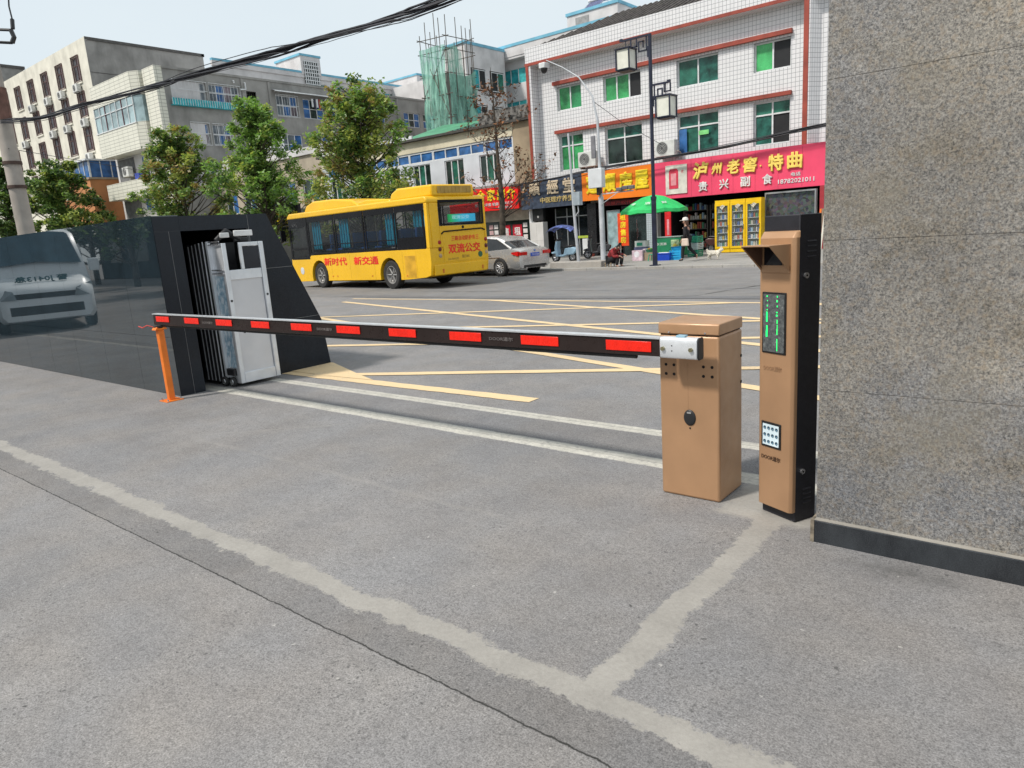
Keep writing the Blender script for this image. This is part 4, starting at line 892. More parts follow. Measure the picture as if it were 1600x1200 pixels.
s3 = sign('shop_sign', 'slate blue shop sign with pale raised characters of a massage clinic', -23.1, -19.38, 2.55, 3.82, 2.57, 4.02, M('slate_panel', (.05, .065, .10), .45, 0, .25, 6, stain=.2), 29.38)
m_pl = M('pale_gold_letters', (.62, .50, .36), .4)
for ch, x in (('順', -22.2), ('經', -21.08), ('堂', -20.1)): text(ch, .70, .68, (x, 29.375, 3.52), *XU, m_pl, s3, ext=.05, thick=.025)
text('中医理疗养生', 2.0, .28, (-20.88, 29.375, 2.93), *XU, M('gold_small', (.5, .38, .16), .4), s3, ext=.03, thick=.015)
q = MB(); q.disc((-22.86, 29.375, 3.55), .14, (0, 1, 0), .01, 16); q.build('round_emblem', m_pl, s3, world=True)
s4 = sign('shop_sign', 'bright red shop sign with yellow characters behind the bare tree', -28.2, -23.3, 2.66, 3.90, 2.66, 3.78, M('bright_red_panel', (.80, .012, .01), .5), 29.4)
for ch, x in (('众', -26.6), ('合', -25.82), ('家', -25.1), ('房', -24.42), ('介', -23.75)): text(ch, .58, .60, (x, 29.395, 3.45), *XU, m_yell, s4, ext=.03, thick=.03)
text('新房 二手房 租房 抵押过户', 2.6, .16, (-25.0, 29.395, 2.98), *XU, m_wlet, s4, ext=.01, thick=.01)
text('13880214', .9, .12, (-24.2, 29.395, 2.78), *XU, m_wlet, s4, ext=.01, thick=.01)
s5 = sign('shop_sign', 'black hotel sign with yellow characters between the gatehouse and the bus', -41, -35.5, 2.5, 3.9, 2.5, 3.9, M('black_panel', (.02, .02, .025), .4), 24.6, .2)
for ch, x in (('春', -38.6), ('巷', -37.55), ('酒', -36.6), ('店', -35.9)): text(ch, .62, .72, (x, 24.595, 3.2), *XU, m_yell, s5, ext=.03, thick=.03)
text('CHUNXIANG', 1.6, .12, (-37.2, 24.595, 2.68), *XU, m_yell, s5, ext=.01)
q = MB(); q.box(-40.8, -40.6, 24.8, 30.9, .08, 3.9); q.box(-36, -35.8, 24.8, 25, .08, 2.5); q.build('support', m_grey, s5, world=True)
s6 = thing('vertical_banner', (-17.4, 29.3, .5), 'tall red vertical banner with yellow characters by the glass door', 'banner')
q = MB(); q.box(-17.44, -16.88, 29.30, 29.33, .52, 2.0); q.build('board', M('banner_red', (.78, .07, .01), .5), s6, world=True)
for i, ch in enumerate('租房售房'): text(ch, .3, .3, (-17.16, 29.299, 1.82-i*.345), *XU, m_yell, s6, ext=.006, thick=.03)
q = MB(); q.tube([(-17.16, 29.32, .52), (-17.16, 29.32, .08)], .02, 6); q.box(-17.4, -16.9, 29.2, 29.45, .08, .12); q.build('stand', m_blackp, s6, world=True)
# ============================================================ vehicles
def wheel(parent, c, r, w_, side=1, spokes=5, rimc=None, dark=False):
    """axis along local y, outer face towards side*y"""
    rimc = rimc or m_chrome
    x, y, z = c; s = side
    q = MB(); q.lathe([(r*.62, -w_/2*s), (r*.9, -w_/2*s), (r, -w_*.36*s), (r, w_*.36*s), (r*.93, w_/2*s), (r*.66, w_/2*s), (r*.62, w_*.40*s), (r*.62, -w_/2*s)], (x, y, z), 28, 'y')
    ty = q.build('wheel', M('tyre_rubber', (.028, .027, .027), .85, 0, .2, 6), parent, smooth=True)
    q = MB(); q.lathe([(0, w_*.02*s), (r*.2, w_*.04*s), (r*.5, -w_*.02*s), (r*.6, w_*.2*s), (r*.66, w_*.44*s), (r*.60, w_*.46*s), (r*.55, w_*.2*s)], (x, y, z), 24, 'y')
    rm = q.build('rim', rimc, ty, smooth=True)
    q = MB()
    for k in range(spokes):
        a = 2*PI*k/spokes
        p0 = (x+math.cos(a)*r*.08, y+w_*.22*s, z+math.sin(a)*r*.08); p1 = (x+math.cos(a)*r*.6, y+w_*.30*s, z+math.sin(a)*r*.6)
        q.tube([p0, p1], [r*.07, r*.045], 5)
    q.disc((x, y+w_*.24*s, z), r*.16, (0, 1, 0), w_*.1, 14, 1)
    q.build('spokes', [rimc, M('hub_dark', (.05, .05, .05), .5)], rm)
    return ty

# ---- yellow bus
m_by = M('bus_yellow', (.82, .47, .012), .28, 0, .05, .8, stain=.08); m_bg = thinglass('bus_glass', (.010, .014, .018), .34, .03, 1.35); m_bk = M('bus_black', (.010, .010, .012), .3, ior=1.2)
m_cur = M('blue_curtain', (.01, .52, .80), .7, 0, .25, 9, stretch=(6, 6, .4)); m_blue = M('bus_blue_seat', (.015, .12, .42), .5)
bus = thing('bus', (-15.159, 14.838, 0), 'yellow city bus driving away with red lettering on side and rear', 'bus', rz=math.atan2(.109187, -.994021))
BW = 2.3
def arc(cx, cz, r, a0, a1, n): return [(cx+r*math.cos(R(a0+(a1-a0)*i/n)), cz+r*math.sin(R(a0+(a1-a0)*i/n))) for i in range(n+1)]
prof = [(.06, .42), (.3, .36), (1.2, .30), (1.56, .29)]+arc(2.12, .42, .56, 193, -13, 12)+[(2.68, .29), (5.9, .26)]+arc(6.45, .42, .56, 197, -17, 12)+[(7.0, .24), (8.1, .22), (8.36, .36), (8.42, .8), (8.40, 1.06), (7.1, 1.06), (6.95, 1.16), (3, 1.19), (.02, 1.21), (.0, .8)]
q = MB(); q.prism(prof, -BW, 0, 'y'); q.build('lower_body', m_by, bus, bevel=.04, seg=3)
q = MB(); q.box(.35, 8.1, -BW+.34, -.34, .30, .98); q.box(2.75, 5.8, -BW+.05, -.05, .24, .5)
q.build('underbody', M('underbody_black', (.02, .018, .016), .95), bus)
q = MB(); q.prism([(.0, 1.211), (.17, 1.211), (.15, 2.5), (.02, 2.5)], -.10, 0, 'y'); q.prism([(.0, 1.211), (.17, 1.211), (.15, 2.5), (.02, 2.5)], -BW, -BW+.10, 'y')
q.box(.0, .06, -.42, -.10, 1.211, 2.5); q.box(0, .06, -BW+.10, -BW+.16, 1.211, 2.5)
q.box(.0, .06, -2.14, -.42, 1.211, 1.83); q.build('rear_pillars', m_by, bus, bevel=.02)
q = MB(); q.prism([(.0, 2.49), (.0, 2.60), (.08, 2.70), (8.25, 2.70), (8.42, 2.6), (8.44, 2.49)], -BW, .0, 'y'); q.build('roof', m_by, bus, bevel=.05, seg=3)
q = MB(); q.box(-.02, .05, -2.2, -.1, .40, .72) ; q.build('rear_bumper', m_by, bus, bevel=.03, seg=3)
def pane(x0, x1, z0, z1, y=-.012, nm='side_window', mat=None, z0b=None):
    q = MB(); z0b = z0 if z0b is None else z0b
    q.add([(x0, y, z0), (x1, y, z0b), (x1, y, z1), (x0, y, z1), (x0, y-.01, z0), (x1, y-.01, z0b), (x1, y-.01, z1), (x0, y-.01, z1)], [(0, 1, 2, 3), (7, 6, 5, 4)])
    return q.build(nm, mat or m_bg, bus)
for a, b in ((.2, 1.62), (1.66, 3.32), (3.38, 5.15), (5.2, 6.98)):
    o = pane(a, b, 1.22, 2.4); f = MB()
    for (p, r_, s_, t_) in ((a, a+.07, 1.22, 2.48), (b-.07, b, 1.22, 2.48), (a, b, 1.20, 1.27), (a, b, 2.32, 2.5), (a, b, 1.50, 1.53)): f.box(p, r_, -.02+random.random()*.001, .0+random.random()*.001, s_, t_)
    if a < 1: f.box(a, b, -.021, -.001, 1.2, 1.56)
    f.build('window_frame', m_bk, o)
    if True:
        c_ = MB(); xx = b-.12 if a > 3 else a+.1; w_ = .55
        for k in range(7):
            xk = xx-(w_ if a > 3 else 0)+k*w_/7; c_.box(xk, xk+w_/7-.01, -.14-.03*(k % 2), -.12-.03*(k % 2), 1.36 if a > 1 else 1.85, 2.34)
        c_.build('curtain', m_cur, o)
o = pane(7.05, 8.3, 1.08, 2.4); f = MB()
for (p, r_, s_, t_) in ((7.02, 7.12, 1.04, 2.5), (8.26, 8.36, 1.04, 2.5), (7.02, 8.36, 1.03, 1.10), (7.02, 8.36, 2.2, 2.5), (7.02, 8.36, 1.38, 1.44)): f.box(p, r_, -.02+random.random()*.001, .0+random.random()*.001, s_, t_)
f.build('window_frame', m_bk, o)
for a, b in ((.2, 2.1), (2.15, 4.2), (5.6, 8.2)):
    o = pane(a, b, 1.2, 2.45, y=-BW+.012); f = MB(); f.box(a, a+.08, -BW, -BW+.02, 1.2, 2.5); f.box(b-.06, b, -BW, -BW+.02, 1.2, 2.5); f.build('window_frame', m_bk, o)
q = MB(); q.quad((8.40, 0, 1.05), (8.40, -BW, 1.05), (8.38, -BW, 2.5), (8.38, 0, 2.5)); q.build('windscreen', m_bg, bus)
q = MB(); q.box(.1, 8.3, -BW+.04, -.04, .981, 1.02); q.box(.1, 1.3, -BW+.05, -.3, 1.02, 1.3); q.build('floor', M('bus_floor', (.05, .05, .055), .8), bus)
for i, xx in enumerate((1.0, 1.75, 2.9, 3.7, 4.5, 5.3, 6.0)):
    for yy in (-.5, -1.75):
        q = MB(); q.box(xx, xx+.4, yy-.2, yy+.2, 1.28, 1.36); q.box(xx-.02, xx+.06, yy-.2, yy+.2, 1.36, 1.85); q.build('seat', m_blue, bus, bevel=.03)
for xx in (2.4, 4.0, 5.6, 6.6):
    q = MB(); q.tube([(xx, -.9, 1.0), (xx, -.9, 2.48)], .02, 6); q.tube([(xx, -.9, 1.85), (xx+.8, -.9, 1.9)], .015, 6); q.build('handrail', M('handrail', (.5, .6, .55), .4), bus)
q = MB(); q.box(6.9, 7.4, -.8, -.35, 1.0, 1.6); q.build('driver_seat', m_bk, bus, bevel=.05)
# rear details
q = MB(); q.box(-.006, .005, -2.165, -.445, 1.86, 2.56); rw = q.build('rear_window', m_bg, bus); 
q = MB()
for (a, b, c_, d_) in ((-2.19, -2.13, 1.84, 2.58), (-.48, -.42, 1.84, 2.58), (-2.13, -.48, 1.84, 1.89), (-2.13, -.48, 2.5, 2.58)): q.box(-.012, .01, a, b, c_, d_)
q.build('rear_window_frame', m_bk, rw, bevel=.01)
def ledsign():
    m, t, b = newmat('bus_led'); sx = NN(t, 'SeparateXYZ'); tcn = NN(t, 'TexCoord'); t.links.new(tcn.outputs['Generated'], sx.inputs[0])
    c = ramp(t, sx.outputs[1], [(0, (.05, .45, .75)), (.45, (.05, .55, .8)), (.9, (.02, .5, .15)), (1, (.02, .35, .1))]).outputs[0]
    t.links.new(c, b.inputs['Base Color']); t.links.new(c, b.inputs['Emission Color']); b.inputs['Emission Strength'].default_value = .8; return m
q = MB(); q.box(.10, .12, -1.95, -.85, 1.93, 2.16); ls = q.build('destination_display', ledsign(), bus)
text('双流公交', .7, .11, (.099, -1.35, 2.07), (0, -1, 0), (0, 0, 1), emis('display_white', (.6, .9, 1), .9), ls, world=False, ext=.002)
q = MB(); q.tube([(-.012, -.46, 1.60), (-.012, -.56, 1.665), (-.012, -2.06, 1.70), (-.012, -2.2, 1.65)], .022, 6); q.build('dark_trim', m_bk, bus)
q = MB(); q.box(-.004, .001, -2.15, -.5, .78, 1.62); q.build('engine_hatch', m_by, bus, bevel=.01)
m_rl = M('red_lettering', (.78, .015, .01), .5)
text('双流公交', 1.3, .29, (-.004, -1.33, 1.15), (0, -1, 0), (0, 0, 1), m_rl, bus, world=False, ext=.003, thick=.03, name='rear_lettering')
text('三路自动防护车三', 1.1, .15, (-.004, -1.38, 1.45), (0, -1, 0), (0, 0, 1), m_rl, bus, world=False, ext=.003, thick=.02, name='rear_slogan')
text('川A·03412D', .42, .07, (-.004, -.85, .85), (0, -1, 0), (0, 0, 1), M('small_print', (.15, .1, .05), .6), bus, world=False, ext=.002, name='fleet_number')
text('双流公交 03412', .3, .1, (-.004, -1.35, .9), (0, -1, 0), (0, 0, 1), M('small_print', (.15, .1, .05), .6), bus, world=False, ext=.002, name='fleet_number')
q = MB(); q.disc((-.006, -1.95, .92), .09, (1, 0, 0), .01, 16); q.build('round_badge', M('green_badge', (.03, .12, .06), .4), bus)
q = MB(); q.disc((-.008, -1.32, 1.77), .045, (1, 0, 0), .008, 12); q.build('emblem', m_bk, bus)
for yy in (-.37, -2.22):
    for zz, mm in ((1.36, M('lamp_red', (.35, .01, .01), .2)), (1.16, M('lamp_dark', (.12, .01, .01), .2)), (.97, M('lamp_clear', (.5, .35, .2), .2))):
        q = MB(); q.lathe([(0, -.012), (.045, -.01), (.062, 0)], (-.0, yy, zz), 16, 'x'); q.build('tail_lamp', mm, bus, smooth=True)
for yy in (-.42, -2.0):
    q = MB(); q.box(-.03, -.018, yy-.03, yy+.03, .47, .58); q.build('reflector', M('amber', (.6, .16, .02), .3), bus)
text('新时代', 1.5, .28, (5.33, .0, .92), (-1, 0, 0), (0, 0, 1), m_rl, bus, world=False, ext=.003, thick=.03, name='side_lettering')
text('新交通', 1.45, .28, (3.43, .0, .92), (-1, 0, 0), (0, 0, 1), m_rl, bus, world=False, ext=.003, thick=.03, name='side_lettering')
for (a, b, c_, d_) in ((.75, 1.3, .36, 1.02),):
    q = MB(); q.box(a, b, -.002, .003, c_, d_); q.build('engine_door', M('bus_yellow_dusty', (.66, .36, .02), .5, 0, .15, 4), bus, bevel=.004)
q = MB()
for xx in (1.4, .7, 2.95, 4.4, 5.6): q.box(xx, xx+.006, -.001, .0015, .32, 1.15)
q.build('panel_line', M('panel_line', (.35, .2, .02), .6), bus)
q = MB(); q.disc((7.7, .002, .62), .13, (0, 1, 0), .01, 20); q.build('side_emblem', M('badge_white', (.6, .62, .66), .4), bus)
for xx in (5.55, 5.25, 3.1, 1.2):
    q = MB(); q.box(xx, xx+.06, 0, .008, .40, .44); q.build('side_marker', M('amber', (.6, .16, .02), .3), bus)
# roof pods
def pod(nm, sec, y0, y1, mat=m_by, bv=.06):
    q = MB(); q.prism(sec, y0, y1, 'y'); return q.build(nm, mat, bus, bevel=bv, seg=3)
pr1 = pod('air_conditioning_pod', [(.06, 2.69), (.08, 3.03), (1.75, 3.05), (2.08, 2.92), (2.2, 2.69)], -1.95, -.28)
q = MB(); q.box(.045, .065, -1.8, -.5, 2.78, 2.98)
for k in range(9): q.box(.035, .05, -1.78+k*.145, -1.77+k*.145, 2.78, 2.98)
q.build('vent_grille', M('dusty_grille', (.42, .27, .07), .8), pr1)
pod('roof_duct', [(2.3, 2.69), (2.45, 2.80), (3.7, 2.86), (4.3, 2.80), (4.5, 2.69)], -1.8, -.42, bv=.04)
pod('front_roof_pod', [(4.0, 2.69), (4.5, 2.93), (5.7, 3.04), (7.0, 3.06), (7.5, 2.94), (7.75, 2.69)], -1.9, -.35)
for xx in (2.12, 6.45):
    for yy, sd in ((-.15, 1), (-BW+.15, -1)): wheel(bus, (xx, yy, .445), .445, .25, sd, 6, M('wheel_grey', (.33, .32, .31), .45, .4))
q = MB(); q.tube([(8.35, -.05, 2.3), (8.6, .12, 2.25), (8.6, .14, 2.1)], .02, 6); q.box(8.55, 8.63, .05, .24, 1.72, 2.12); q.build('mirror', m_bk, bus, bevel=.02)
for (a, z) in ((8.0, 2.3), (7.85, 2.33), (7.72, 2.3)):
    q = MB(); q.lathe([(0, -.02), (.05, -.01), (.06, .0)], (a, .002, z), 12, 'y'); q.build('white_sticker', m_wfr, bus)

# ---- cars by lofting cross sections
def loft(secs, mat, name, parent, smooth=True, cap=True):
    q = MB(); n = len(secs[0][1]); vs = []
    for x, s in secs: vs += [(x, y, z) for y, z in s]+[(x, -y, z) for y, z in s[::-1]]
    m_ = 2*n; fs = []
    for i in range(len(secs)-1):
        for k in range(m_): k2 = (k+1) % m_; fs.append((i*m_+k, i*m_+k2, (i+1)*m_+k2, (i+1)*m_+k))
    if cap: fs += [tuple(range(m_))[::-1], tuple(range((len(secs)-1)*m_, len(secs)*m_))]
    q.add(vs, fs); return q.build(name, mat, parent, smooth=smooth)
m_car = M('champagne_paint', (.58, .57, .56), .24, .55, .03, 1); m_cg = M('car_glass', (.02, .022, .025), .05)
car = thing('parked_car', (-16.22, 20.18, 0), 'champagne silver saloon car parked by the kerb behind the bus', 'car', rz=R(176))
def S(w_, zb, zm, zt, crown=.03): return [(0, zb), (w_*.86, zb), (w_*.97, zb+.08), (w_, zm-.1), (w_*.985, zm+.05), (w_*.93, zt-.03), (w_*.8, zt), (0, zt+crown)]
body = [(-.86, S(.74, .34, .58, .78)), (-.84, S(.80, .26, .60, .86)), (-.70, S(.86, .22, .62, .92)), (-.3, S(.895, .2, .62, .945)), (0.3, S(.905, .19, .62, .93)), (1.0, S(.90, .19, .62, .90)), (2.2, S(.90, .19, .60, .87)), (2.9, S(.89, .2, .6, .82)), (3.4, S(.85, .22, .55, .74)), (3.65, S(.76, .26, .5, .66)), (3.72, S(.66, .32, .46, .58))]
loft(body, m_car, 'body', car)
def G(w0, w1, zb, zt): return [(0, zb), (w0, zb), (w0*.99, zb+.01), (w1+.03, zt-.06), (w1, zt-.015), (w1*.8, zt), (0, zt+.02)]
loft([(-.42, G(.72, .70, .90, .935)), (-.05, G(.79, .62, .89, 1.18)), (.35, G(.82, .60, .88, 1.34)), (1.0, G(.83, .60, .86, 1.385)), (1.6, G(.83, .60, .85, 1.36)), (2.1, G(.81, .62, .84, 1.15)), (2.55, G(.76, .70, .82, .90))], m_cg, 'windows', car)
rf = loft([(-.02, [(0, 1.20), (.60, 1.195), (.635, 1.17), (.60, 1.205), (0, 1.225)]), (.34, [(0, 1.35), (.585, 1.345), (.645, 1.29), (.61, 1.355), (0, 1.375)]), (1.0, [(0, 1.395), (.59, 1.39), (.65, 1.34), (.61, 1.40), (0, 1.42)]), (1.6, [(0, 1.37), (.59, 1.365), (.65, 1.31), (.61, 1.375), (0, 1.395)]), (1.9, [(0, 1.27), (.6, 1.26), (.64, 1.22), (.61, 1.27), (0, 1.29)])], m_car, 'roof', car)
for s_ in (1, -1):
    q = MB(); q.tube([(-.45, .745*s_, .93), (-.05, .69*s_, 1.13), (.32, .66*s_, 1.31)], [.05, .035, .03], 6); q.tube([(1.15, .83*s_, .9), (1.12, .665*s_, 1.34)], .022, 6); q.tube([(1.62, .655*s_, 1.33), (2.5, .77*s_, .87)], .025, 6); q.build('roof_pillar', m_car, car, smooth=True)
    q = MB(); q.prism([(2.1-2.45, .45), (-.2, .62), (.2, .64), (.36, .42)], .895*s_, .905*s_, 'y') if False else q.box(.5, 2.3, .88*s_, .90*s_, .19, .23); q.build('sill', m_blackp, car)
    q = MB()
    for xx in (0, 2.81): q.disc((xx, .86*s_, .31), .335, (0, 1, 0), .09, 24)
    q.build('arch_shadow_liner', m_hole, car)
    for xx in (0, 2.81): wheel(car, (xx, .845*s_, .315), .315, .2, s_, 10, M('alloy', (.62, .62, .63), .3, .5))
    q = MB(); q.add([(-.84, .42*s_, .68), (-.845, .42*s_, .80), (-.80, .80*s_, .84), (-.55, .89*s_, .82), (-.55, .895*s_, .76), (-.80, .83*s_, .68)], [(0, 1, 2, 5), (2, 3, 4, 5)]); q.v = [(v[0]-.022, v[1]*1.012, v[2]) for v in q.v]; q.box(-.905, -.84, .45*s_, .80*s_, .70, .81); q.build('tail_light', M('tail_red', (.55, .012, .01), .12), car, fix=False)
    q = MB(); q.box(.45, .65, .905*s_, .925*s_, .76, .785); q.box(1.45, 1.65, .905*s_, .925*s_, .74, .765); q.build('door_handle', m_chrome, car)
    q = MB(); q.box(1.95, 2.12, .9*s_, 1.02*s_, .93, 1.04); q.build('wing_mirror', m_car, car, bevel=.03)
q = MB(); q.box(-.885, -.86, -.22, .22, .64, .76); npl = q.build('number_plate', M('plate_blue', (.02, .08, .5), .3), car)
text('川A·5E208', .38, .08, (-.886, 0, .70), (0, -1, 0), (0, 0, 1), m_wlet, npl, world=False, ext=.002)
q = MB(); q.box(-.875, -.8, -.6, .6, .27, .36); q.build('bumper_insert', m_blackp, car, bevel=.02)
q = MB(); q.disc((-.872, 0, .84), .035, (1, 0, 0), .01, 14); q.build('emblem', M('badge_blue', (.1, .2, .5), .3), car)
for yy in (-.5, .5):
    q = MB(); q.tube([(-.89, yy, .25), (-.75, yy, .25)], .035, 10); q.build('exhaust', m_chrome, car)
for s_ in (1, -1):
    q = MB(); q.tube([(.0, .906*s_, .66), (1.2, .912*s_, .64), (2.6, .9*s_, .62)], .008, 5); q.build('side_crease', M('crease', (.12, .05, .05), .4), car)

# ---- white police van parked behind the camera's left (seen mirrored in the polished wall)
van = thing('parked_van', (-18.5, 1.3, 0), 'white van parked in the yard, seen as a reflection in the polished black wall', 'van', rz=R(14))
m_vw = M('van_white', (.80, .86, .90), .3, 0, .03, 1)
def V(w_, zb, zt, wt=.86): return [(0, zb), (w_*.9, zb), (w_, zb+.12), (w_, 1.1 if zt > 1.2 else zt-.15), (w_*wt, zt-.08), (w_*wt*.86, zt), (0, zt+.02)]
loft([(-5.0, V(.98, .3, 2.25)), (-4.9, V(1.0, .25, 2.32)), (-1.6, V(1.0, .25, 2.34)), (-1.2, V(1.0, .25, 2.28)), (-.62, V(1.0, .25, 1.52, .95)), (-.55, V(1.0, .25, 1.25, .96)), (-.1, V(.97, .26, 1.05, .92)), (.02, V(.88, .3, .9, .9))], m_vw, 'body', van)
q = MB(); q.add([(-1.20, -.74, 2.235), (-1.20, 0, 2.315), (-1.20, .74, 2.235), (-.585, .88, 1.50), (-.57, 0, 1.575), (-.585, -.88, 1.50)], [(0, 1, 4, 5), (1, 2, 3, 4)]); q.v = [(v[0]+.02, v[1], v[2]+.015) for v in q.v]; q.build('windscreen', M('van_glass', (.02, .06, .09), .05), van)
q = MB(); q.box(.0, .035, -.62, .62, .78, .9); q.box(.0, .03, -.72, .72, .42, .62); q.build('grille', m_blackp, van, bevel=.02)
for s_ in (1, -1):
    q = MB(); q.add([(.03, .55*s_, .78), (.03, .6*s_, .96), (-.3, .96*s_, 1.08), (-.3, .985*s_, .92), (.0, .84*s_, .78)], [(0, 1, 2, 3, 4)]); q.v = [(v[0]+.025, v[1]*1.02, v[2]) for v in q.v]; q.build('headlight', M('headlight', (.3, .35, .38), .1), van)
    q = MB(); q.box(-.75, -.65, 1.02*s_, 1.26*s_, 1.3, 1.6); q.build('wing_mirror', m_vw, van, bevel=.03)
    for xx in (-.75, -4.0): wheel(van, (xx, .88*s_, .34), .34, .22, s_, 6)
    q = MB(); q.box(-4.7, -1.5, 1.003*s_, 1.008*s_, 1.35, 1.95); q.build('side_window', M('van_glass', (.02, .06, .09), .05), van)
text('警 J0413急', 1.05, .16, (-.28, 0, 1.20), (0, 1, 0), (-.35, 0, .94), M('teal_print', (.02, .12, .14), .5), van, world=False, ext=.02, thick=.02)

# ============================================================ street furniture
m_navy = M('dark_navy_paint', (.018, .022, .045), .4, 0, .2, 3)
LX, LY = -11.57, 21.79
lp = thing('street_lamp', (LX, LY, .08), 'dark navy lamp post with two white box lanterns on fretwork arms', 'street lamp')
q = MB(); q.tube([(0, 0, 0), (0, 0, 2.2)], .085, 12); q.tube([(0, 0, 2.2), (0, 0, 7.25)], .06, 12); q.tube([(0, 0, 2.16), (0, 0, 2.26)], .1, 12); q.box(-.14, .14, -.14, .14, 0, .03); q.build('pole', m_navy, lp, smooth=True)
def arm(side, z, ln, lz):
    q = MB(); s_ = side
    q.box(0, s_*ln, -.03, .03, z, z+.06); q.box(s_*(ln-.02), s_*(ln+.08), -.035, .035, z+.01, z+.1)
    for (x0, x1, z0, z1) in ((.1, .14, z-.42, z), (.1, .42, z-.42, z-.38), (.38, .42, z-.42, z-.14), (.22, .42, z-.14, z-.10), (.22, .26, z-.3, z-.1), (.45, .49, z-.25, z), (.45, .7, z-.25, z-.21), (.66, .70, z-.25, z)):
        q.box(s_*x0, s_*x1, -.018, .018, z0, z1)
    q.box(0, s_*.1, -.02, .02, z-.62, z-.3)
    a = q.build('arm', m_navy, lp)
    lx = s_*lz[0]; zt, zb = lz[1], lz[2]; hw = .24; q = MB(); q.tube([(lx, 0, z), (lx, 0, zt)], .015, 6)
    q.box(lx-hw-.03, lx+hw+.03, -hw-.03, hw+.03, zt-.04, zt); q.box(lx-hw+.03, lx+hw-.03, -hw+.03, hw-.03, zb, zb+.04)
    for dx in (-1, 1):
        for dy in (-1, 1): q.box(lx+dx*hw-.02, lx+dx*hw+.02, dy*hw-.02, dy*hw+.02, zb+.04, zt-.04)
    for zz in (zb+.04, ): 
        for d in (-1, 1): q.box(lx-hw, lx+hw, d*hw-.015, d*hw+.015, zz, zz+.03); q.box(lx+d*hw-.015, lx+d*hw+.015, -hw, hw, zz, zz+.03)
    l = q.build('lantern', m_navy, lp)
    q = MB(); q.box(lx-hw+.022, lx+hw-.022, -hw+.022, hw-.022, zb+.05, zt-.05); q.build('lantern_glass', M('milky_glass', (.70, .70, .62), .4, 0, .05, 6), l)
arm(-1, 7.2, 1.0, (.87, 6.98, 6.28)); arm(1, 5.68, .6, (.52, 5.33, 4.62))

m_gpole = M('pale_grey_paint', (.50, .52, .55), .5, 0, .12, 2, stain=.3)
cp = thing('camera_pole', (-14.73, 23.6, .08), 'pale grey camera pole with curved top arm and a white cabinet', 'pole')
q = MB(); q.tube([(0, 0, 0), (0, 0, 2.5)], .10, 12); q.tube([(0, 0, 2.5), (-.02, 0, 5.2), (-.2, 0, 6.1), (-.75, 0, 6.85), (-1.5, 0, 7.35), (-2.2, 0, 7.72)], [.065, .048, .036, .028, .022, .016], 10); q.build('pole', m_gpole, cp, smooth=True)
q = MB(); q.box(-.34, .26, -.32, -.06, 2.82, 3.52); q.build('cabinet', M('cabinet_white', (.62, .64, .66), .5, 0, .06, 3, stain=.15), cp, bevel=.02)
q = MB(); q.box(-.07, .07, -.2, .0, 2.56, 2.82); q.build('black_junction', m_blackp, cp, bevel=.02)
q = MB(); q.tube([(0, -.1, 2.58), (1.5, -.2, 2.6)], .022, 6); q.tube([(.05, -.1, 2.2), (.8, -.15, 2.58)], .015, 6); q.build('lower_arm', m_gpole, cp)
for xx, zz in ((.95, 2.62), (1.2, 2.66), (1.45, 2.66)):
    q = MB(); q.box(xx-.12, xx+.12, -.3, -.18, zz, zz+.13); c_ = q.build('camera', M('camera_dark', (.12, .12, .13), .4), cp, bevel=.02)
q = MB(); q.box(-.26, -.08, -.16, -.08, 3.9, 4.7); q.build('antenna_box', M('antenna_grey', (.2, .2, .22), .6), cp, bevel=.02)
tp = thing('signal_pole', (-14.64, 21.78, .06), 'thin leaning grey pole with a small control box near the parked scooter', 'pole')
q = MB(); q.tube([(0, 0, 0), (-.12, 0, 2.3), (-.2, 0, 4.7)], [.06, .05, .035], 10); q.build('pole', m_gpole, tp, smooth=True)
q = MB(); q.box(-.06, .24, -.14, .06, 2.22, 2.68); q.build('control_box', M('control_grey', (.33, .38, .42), .5), tp, bevel=.01)
q = MB(); q.tube([(.1, -.05, 2.2), (.12, -.05, 2.0), (-.02, -.05, 1.85)], .02, 6); q.box(-.1, .1, -.1, .1, 0, .02); q.build('conduit', m_gpole, tp)

up = thing('utility_pole', (-14.72, 4.55, 0), 'round concrete utility pole rising behind the black wall at the far left', 'utility pole')
m_upc = M('pole_concrete', (.40, .36, .32), .85, 0, .1, 4, stain=.3)
q = MB(); q.tube([(0, 0, 0), (-.02, 0, 4.5), (-.04, 0, 8)], [.145, .125, .105], 20); q.build('shaft', m_upc, up, smooth=True)
for zz in (2.85, 3.25):
    q = MB(); q.tube([(0, 0, zz), (0, 0, zz+.05)], .15, 20); q.build('steel_band', M('rusty_band', (.08, .05, .04), .8), up, smooth=True)
q = MB(); q.tube([(0, 0, 3.98), (0, 0, 4.5)], .137, 20); q.build('red_stained_collar', M('brown_collar', (.17, .09, .07), .8, 0, .3, 6), up, smooth=True)

